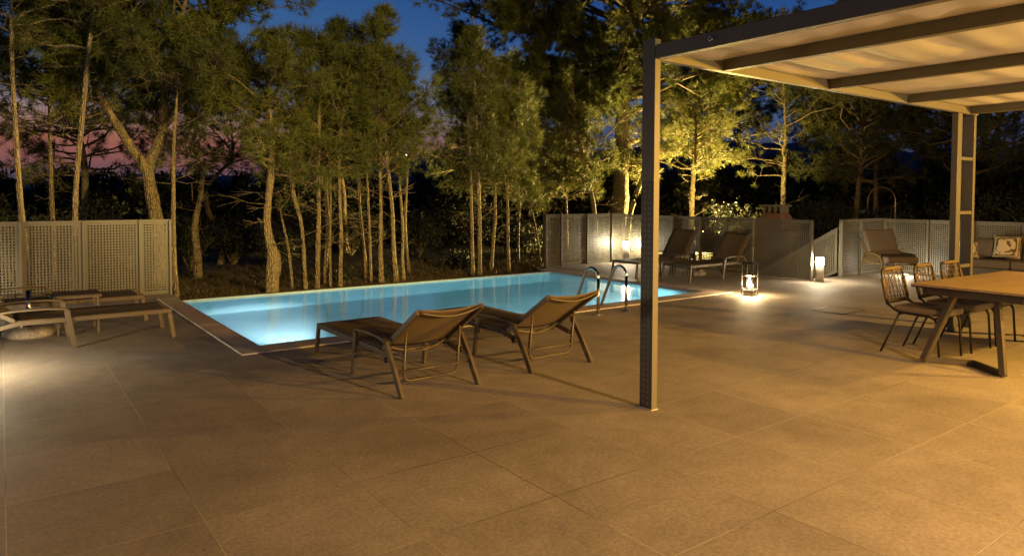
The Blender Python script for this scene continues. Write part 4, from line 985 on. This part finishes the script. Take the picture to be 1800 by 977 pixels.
LIMBS = {
 'a4': [([(2.31, 15.2, 2.15, .10), (2.10, 15.1, 2.42, .085), (1.89, 15.0, 2.74, .08), (1.73, 14.9, 3.05, .075), (1.58, 14.9, 3.31, .065), (1.42, 14.8, 3.56, .05), (1.2, 14.7, 4.2, .04), (.9, 14.5, 5.2, .02)], 34, 1.1),
        ([(2.6, 15.2, 2.9, .06), (2.9, 15.0, 3.4, .05), (3.35, 14.9, 3.75, .035), (3.9, 14.8, 4.0, .02)], 16, .7),
        ([(2.72, 15.2, 3.9, .05), (3.1, 15.1, 4.6, .04), (3.5, 15.0, 5.3, .03), (3.95, 15, 5.75, .015)], 12, .55)],
 'e1': [([(16.07, 16, 4.85, .14), (15.32, 15.8, 5.01, .12), (14.37, 15.6, 5.09, .09), (13.57, 15.4, 5.14, .065), (12.6, 15.2, 5.08, .04), (11.6, 15.0, 4.9, .02)], 30, 1.15, .3),
        ([(15.97, 16, 4.4, .10), (15.57, 15.7, 4.62, .08), (14.84, 15.3, 4.67, .06), (13.91, 15.0, 4.46, .04), (13.0, 14.8, 4.2, .02)], 22, .9, .3),
        ([(16.49, 16, 4.30, .11), (16.85, 15.8, 4.59, .09), (17.95, 15.6, 4.8, .07), (19.4, 15.4, 5.04, .05), (20.8, 15.2, 5.39, .02)], 24, 1.0, .45),
        ([(16.48, 16, 4.84, .10), (17.12, 16, 4.98, .08), (18.8, 16, 5.32, .06), (19.7, 16, 5.5, .03), (21.6, 16, 5.9, .02)], 24, 1.2, .4),
        ([(16.49, 16, 3.37, .07), (17.13, 15.9, 3.58, .055), (18.24, 15.7, 3.79, .04), (19.72, 15.4, 3.61, .02)], 14, .7, .4),
        ([(16.1, 16, 5.6, .10), (14.6, 15.7, 6.2, .07), (13.0, 15.3, 6.5, .05), (11.2, 15.0, 6.5, .02)], 30, 1.2, .2),
        ([(16.2, 16, 6.2, .10), (17.6, 15.8, 6.9, .07), (19.5, 15.6, 7.3, .05), (22.0, 15.4, 7.4, .02)], 30, 1.3, .2),
        ([(16.1, 15.9, 5.2, .09), (15.6, 14.6, 5.8, .06), (15.2, 13.4, 6.1, .03)], 16, 1.0, .2)],
}
nface = 0
for k, (key, tr, z0, z1, Rm, dens, kind) in enumerate(TREES):
    big = key == 'e1'
    nface += pine(100+k, tr, z0, z1, Rm, dens, kind, LAB[key], GRP, LIMBS.get(key, ()), sides=18 if big or key in ('a4', 'b1') else 10,
         nl=.15 if big else (.16 if key in ('g1', 'g2', 'g3', 'g4') else .15), nn=13 if big else 13, young=key in ('f1', 'f2', 'e2', 'd1', 'd2'), flat=big)
# second stem of the double-stemmed pine is its own tree close beside it
pine(301, [(8.55, 13.1, -.35, .045), (8.52, 13.1, .4, .04), (8.50, 13.1, 1.3, .036), (8.47, 13.1, 2.3, .03), (8.4, 13.1, 3.2, .022), (8.35, 13.1, 4.2, .012)], 2.4, 4.3, .55, .6, 0, 'thin dark pine stem touching the left side of the double-stemmed pine', GRP)
pine(302, [(5.24, 13.2, -.35, .03), (5.24, 13.2, .6, .028), (5.26, 13.2, 1.8, .022), (5.28, 13.2, 2.8, .015), (5.3, 13.2, 3.7, .008)], 2.0, 3.7, .6, .7, 0, 'very thin pine stem close left of the thin straight middle one', GRP)
pine(303, [(6.16, 13.3, -.35, .03), (6.14, 13.3, .8, .028), (6.10, 13.3, 1.8, .022), (6.05, 13.3, 3.0, .012)], 2.1, 3.2, .6, .7, 0, 'very thin pine stem close left of the tallest central pine', GRP)
BACK = [(-3.2, 19.5, 8.6, 2.4, 'dark broad pine far left behind the leftmost trunks'), (1.6, 20.5, 8.8, 2.3, 'dark pine behind the slim leaning pale one'), (4.7, 19.6, 4.3, 1.9, 'dark pine between the forked pine and the gnarled one'),
        (3.45, 16.3, 3.9, 1.25, 'dark low-crowned pine just right of the forked pine'), (8.9, 21.0, 6.2, 1.8, 'dark pine behind the central pine group'), (20.8, 10.8, 7.4, 2.6, 'dark pine far behind the stair opening'), (22.3, 8.3, 7.8, 2.7, 'dark pine far behind the armchair and arched lamp'), (13.6, 20.5, 7.6, 2.4, 'dark pine behind the pines left of the far fence')]
for k, (x, y, h, Rm, lab) in enumerate(BACK):
    rr_ = random.Random(k); pts = [(x+rr_.uniform(-.15, .15)*i, y, -.4+(h+.2)*i/6, .10*(1-i/6.6)) for i in range(7)]
    pine(400+k, pts, 2.1, h, Rm, .95, 0, lab, GRP, nl=.16)
print('needle faces', nface)

# ------------------------------------------------------------------ shrubs and undergrowth
def leaves(C, r, size, n):
    N_ = len(C); d = unit(r.normal(size=(N_, n, 3))+np.array([0, 0, .4])); s = unit(np.cross(d, r.normal(size=(N_, n, 3))))
    L_ = size*r.uniform(.6, 1.3, (N_, n, 1)); b0 = C[:, None]+r.normal(size=(N_, n, 3))*size*.5
    V = np.stack([b0, b0+d*L_*.5+s*L_*.2, b0+d*L_, b0+d*L_*.5-s*L_*.2], 2).reshape(-1, 3)
    return V, np.arange(len(V)).reshape(-1, 4)
def shrub(seed, x, y, w, h, label, m='olive', n=420, leaf=.06, zb=-.25):
    r = np.random.default_rng(seed); t = thing('shrub', (x, y, zb), 0, label, 'shrub', 'shrubs under the pines')
    stems = []; C = []
    for k in range(14):
        a = r.uniform(0, 6.28); l = r.uniform(.5, 1); end = np.array([math.cos(a)*w/2*l, math.sin(a)*w/2*l, h*r.uniform(.55, 1.0)*(1.1-.4*l)])
        tt = np.linspace(0, 1, 5)[:, None]; pts = end*tt*np.array([1, 1, 1])+np.array([0, 0, .15*h])*np.sin(tt*3.14)+r.normal(size=(5, 3))*.02; pts[0] = (0, 0, 0)
        stems.append(pts); m_ = n//14; s = r.uniform(.35, 1.05, m_)
        C.append(end*s[:, None]+np.array([0, 0, .15*h])*np.sin(s*3.14)[:, None]+r.normal(size=(m_, 3))*w*.09)
    V, F = tubes(np.array(stems), np.tile(np.linspace(.014, .004, 5), (14, 1)), 5); quads_obj('stems', V, F, M['bark'], t, True)
    V, F = leaves(np.concatenate(C), r, leaf, 7); quads_obj('leaves', V, F, M[m], t)
SH = [(3.66, 18.0, 1.3, 1.5, 'pale grey-green shrub right of the left fence end'), (2.6, 19.5, 1.8, 1.3, 'dark low shrub behind the pale grey-green one'),
      (4.9, 19.0, 1.6, 1.4, 'dark shrub left of the gnarled pine'), (5.6, 17.6, 1.4, 1.3, 'rounded shrub behind the gnarled pine'), (6.9, 20.5, 2.2, 1.9, 'broad dark shrub behind the slender pines'),
      (8.6, 20.0, 2.0, 1.7, 'broad shrub behind the tallest central pine'), (10.2, 18.6, 1.8, 1.7, 'rounded olive shrub in the gap between the pine groups'), (9.2, 14.6, 1.1, .45, 'low tufted shrub at the pool edge in the gap between the pine groups'),
      (11.8, 18.0, 1.8, 2.0, 'olive shrub behind the dark double-stemmed pine'), (12.6, 16.4, 1.6, 1.4, 'shrub behind the pine left of the far fence'), (6.9, 14.0, .6, .35, 'small weedy shrub between the central pine trunks'),
      (5.7, 13.6, .5, .35, 'small weedy shrub beside the thin straight middle pine'), (17.6, 12.6, 1.7, 2.0, 'dark shrub between the barbecue and the floodlit pine'), (18.2, 10.4, 1.8, 2.1, 'dark shrub right of the barbecue'),
      (18.4, 8.6, 1.8, 1.9, 'dark shrub behind the stair opening'), (18.6, 6.9, 2.0, 2.2, 'dark shrub behind the armchair'), (18.4, 5.2, 2.2, 2.5, 'leafy shrub behind the fence right of the armchair'),
      (18.3, 3.4, 2.2, 2.6, 'leafy shrub behind the sofa'), (20.5, 6.1, 2.4, 3.0, 'tall dark shrub behind the arched lamp'), (.2, 17.5, 2.2, 1.9, 'dark shrub behind the leftmost pine trunks'),
      (-.9, 18.5, 2.2, 1.7, 'dark shrub at the left edge behind the fence'), (1.6, 18.6, 2.0, 2.0, 'dark shrub behind the forked pine'),
      (14.0, 9.95, .45, 1.68, 'leafy sapling beside the barbecue')]
for k, (x, y, w, h, lab) in enumerate(SH):
    shrub(500+k, x, y, w, h, lab, m='needle_y' if 'sapling' in lab else 'olive', n=700 if w > 1 else 200, leaf=.075 if w > 1 else .05)

# a far-off mass of trees that reads as one dark wood
def woodland():
    r = np.random.default_rng(77); C = []
    for k in range(360):
        a = R(r.uniform(-14, 86)); d = r.uniform(26, 60); x, y = d*math.sin(a), d*math.cos(a)
        lo = .9 if math.degrees(a) < 30 else 1.15
        h = (1.2+d*(.034 if math.degrees(a) < 16 else .040)*r.uniform(.2, 1.45))*lo; gz = -.3-max(0, (math.hypot(x-6, y-6)-32)/120)**1.3*26
        w = r.uniform(1.0, 2.2); n = 260; f = r.uniform(0, 1, n)**.8; rr = w*(1-f**1.5*.85)*np.sqrt(r.uniform(0, 1, n)); aa = r.uniform(0, 6.28, n)
        C.append(np.stack([x+rr*np.cos(aa), y+rr*np.sin(aa), gz+(h-gz)*f+r.normal(size=n)*.08], -1))
    V, F = leaves(np.concatenate(C), r, .26, 4); return quads_obj('far_woodland', V, F, M['far_leaf'])
tag(woodland(), 'dark mass of bushes and trees beyond the pines', 'woodland', kind='stuff')

def ground_cover():
    r = np.random.default_rng(5); n = 9000
    x = r.uniform(-2, 16, n); y = PY1+.2+np.abs(r.normal(size=n))*2.6
    keep = ((y > 12.66) | ((x > 2.4) & (x < 9.9) & (y > 12.0))) & (y < 24); x, y = x[keep], y[keep]
    cl = np.sin(x*1.9+1.3*np.sin(y*1.1))*np.cos(y*1.7+x*.6); k = cl > r.uniform(-.9, .8, len(x)); x, y = x[k], y[k]
    C = np.stack([x, y, np.full(len(x), -.2)], -1); N_ = len(C); m = 12
    d = unit(r.normal(size=(N_, m, 3))*np.array([1, 1, .5])+np.array([0, 0, .9])); L_ = r.uniform(.04, .17, (N_, m, 1)); s = unit(np.cross(d, r.normal(size=(N_, m, 3))))*.004
    b0 = C[:, None]+r.normal(size=(N_, m, 3))*np.array([.06, .06, .005])
    V = np.stack([b0-s, b0+s, b0+d*L_+s*.3, b0+d*L_-s*.3], 2).reshape(-1, 3)
    o = quads_obj('dry_grass', V, np.arange(len(V)).reshape(-1, 4), M['dry']); tag(o, 'dry grass and pine litter beyond the pool edge', 'grass', kind='stuff')
    # fallen needles, leaves and stones
    n = 16000; x = r.uniform(2.4, 14, n); y = PY1+.2+np.abs(r.normal(size=n))*1.6; k = (x < 9.9) | (y > 12.7); x, y = x[k], y[k]
    C = np.stack([x, y, np.full(len(x), -.185)], -1); V, F = leaves(C, r, .045, 2)
    o = quads_obj('leaf_litter', V, F, M['dry']); tag(o, 'fallen leaves and needles on the soil beside the pool edge', 'leaf litter', kind='stuff')
ground_cover()
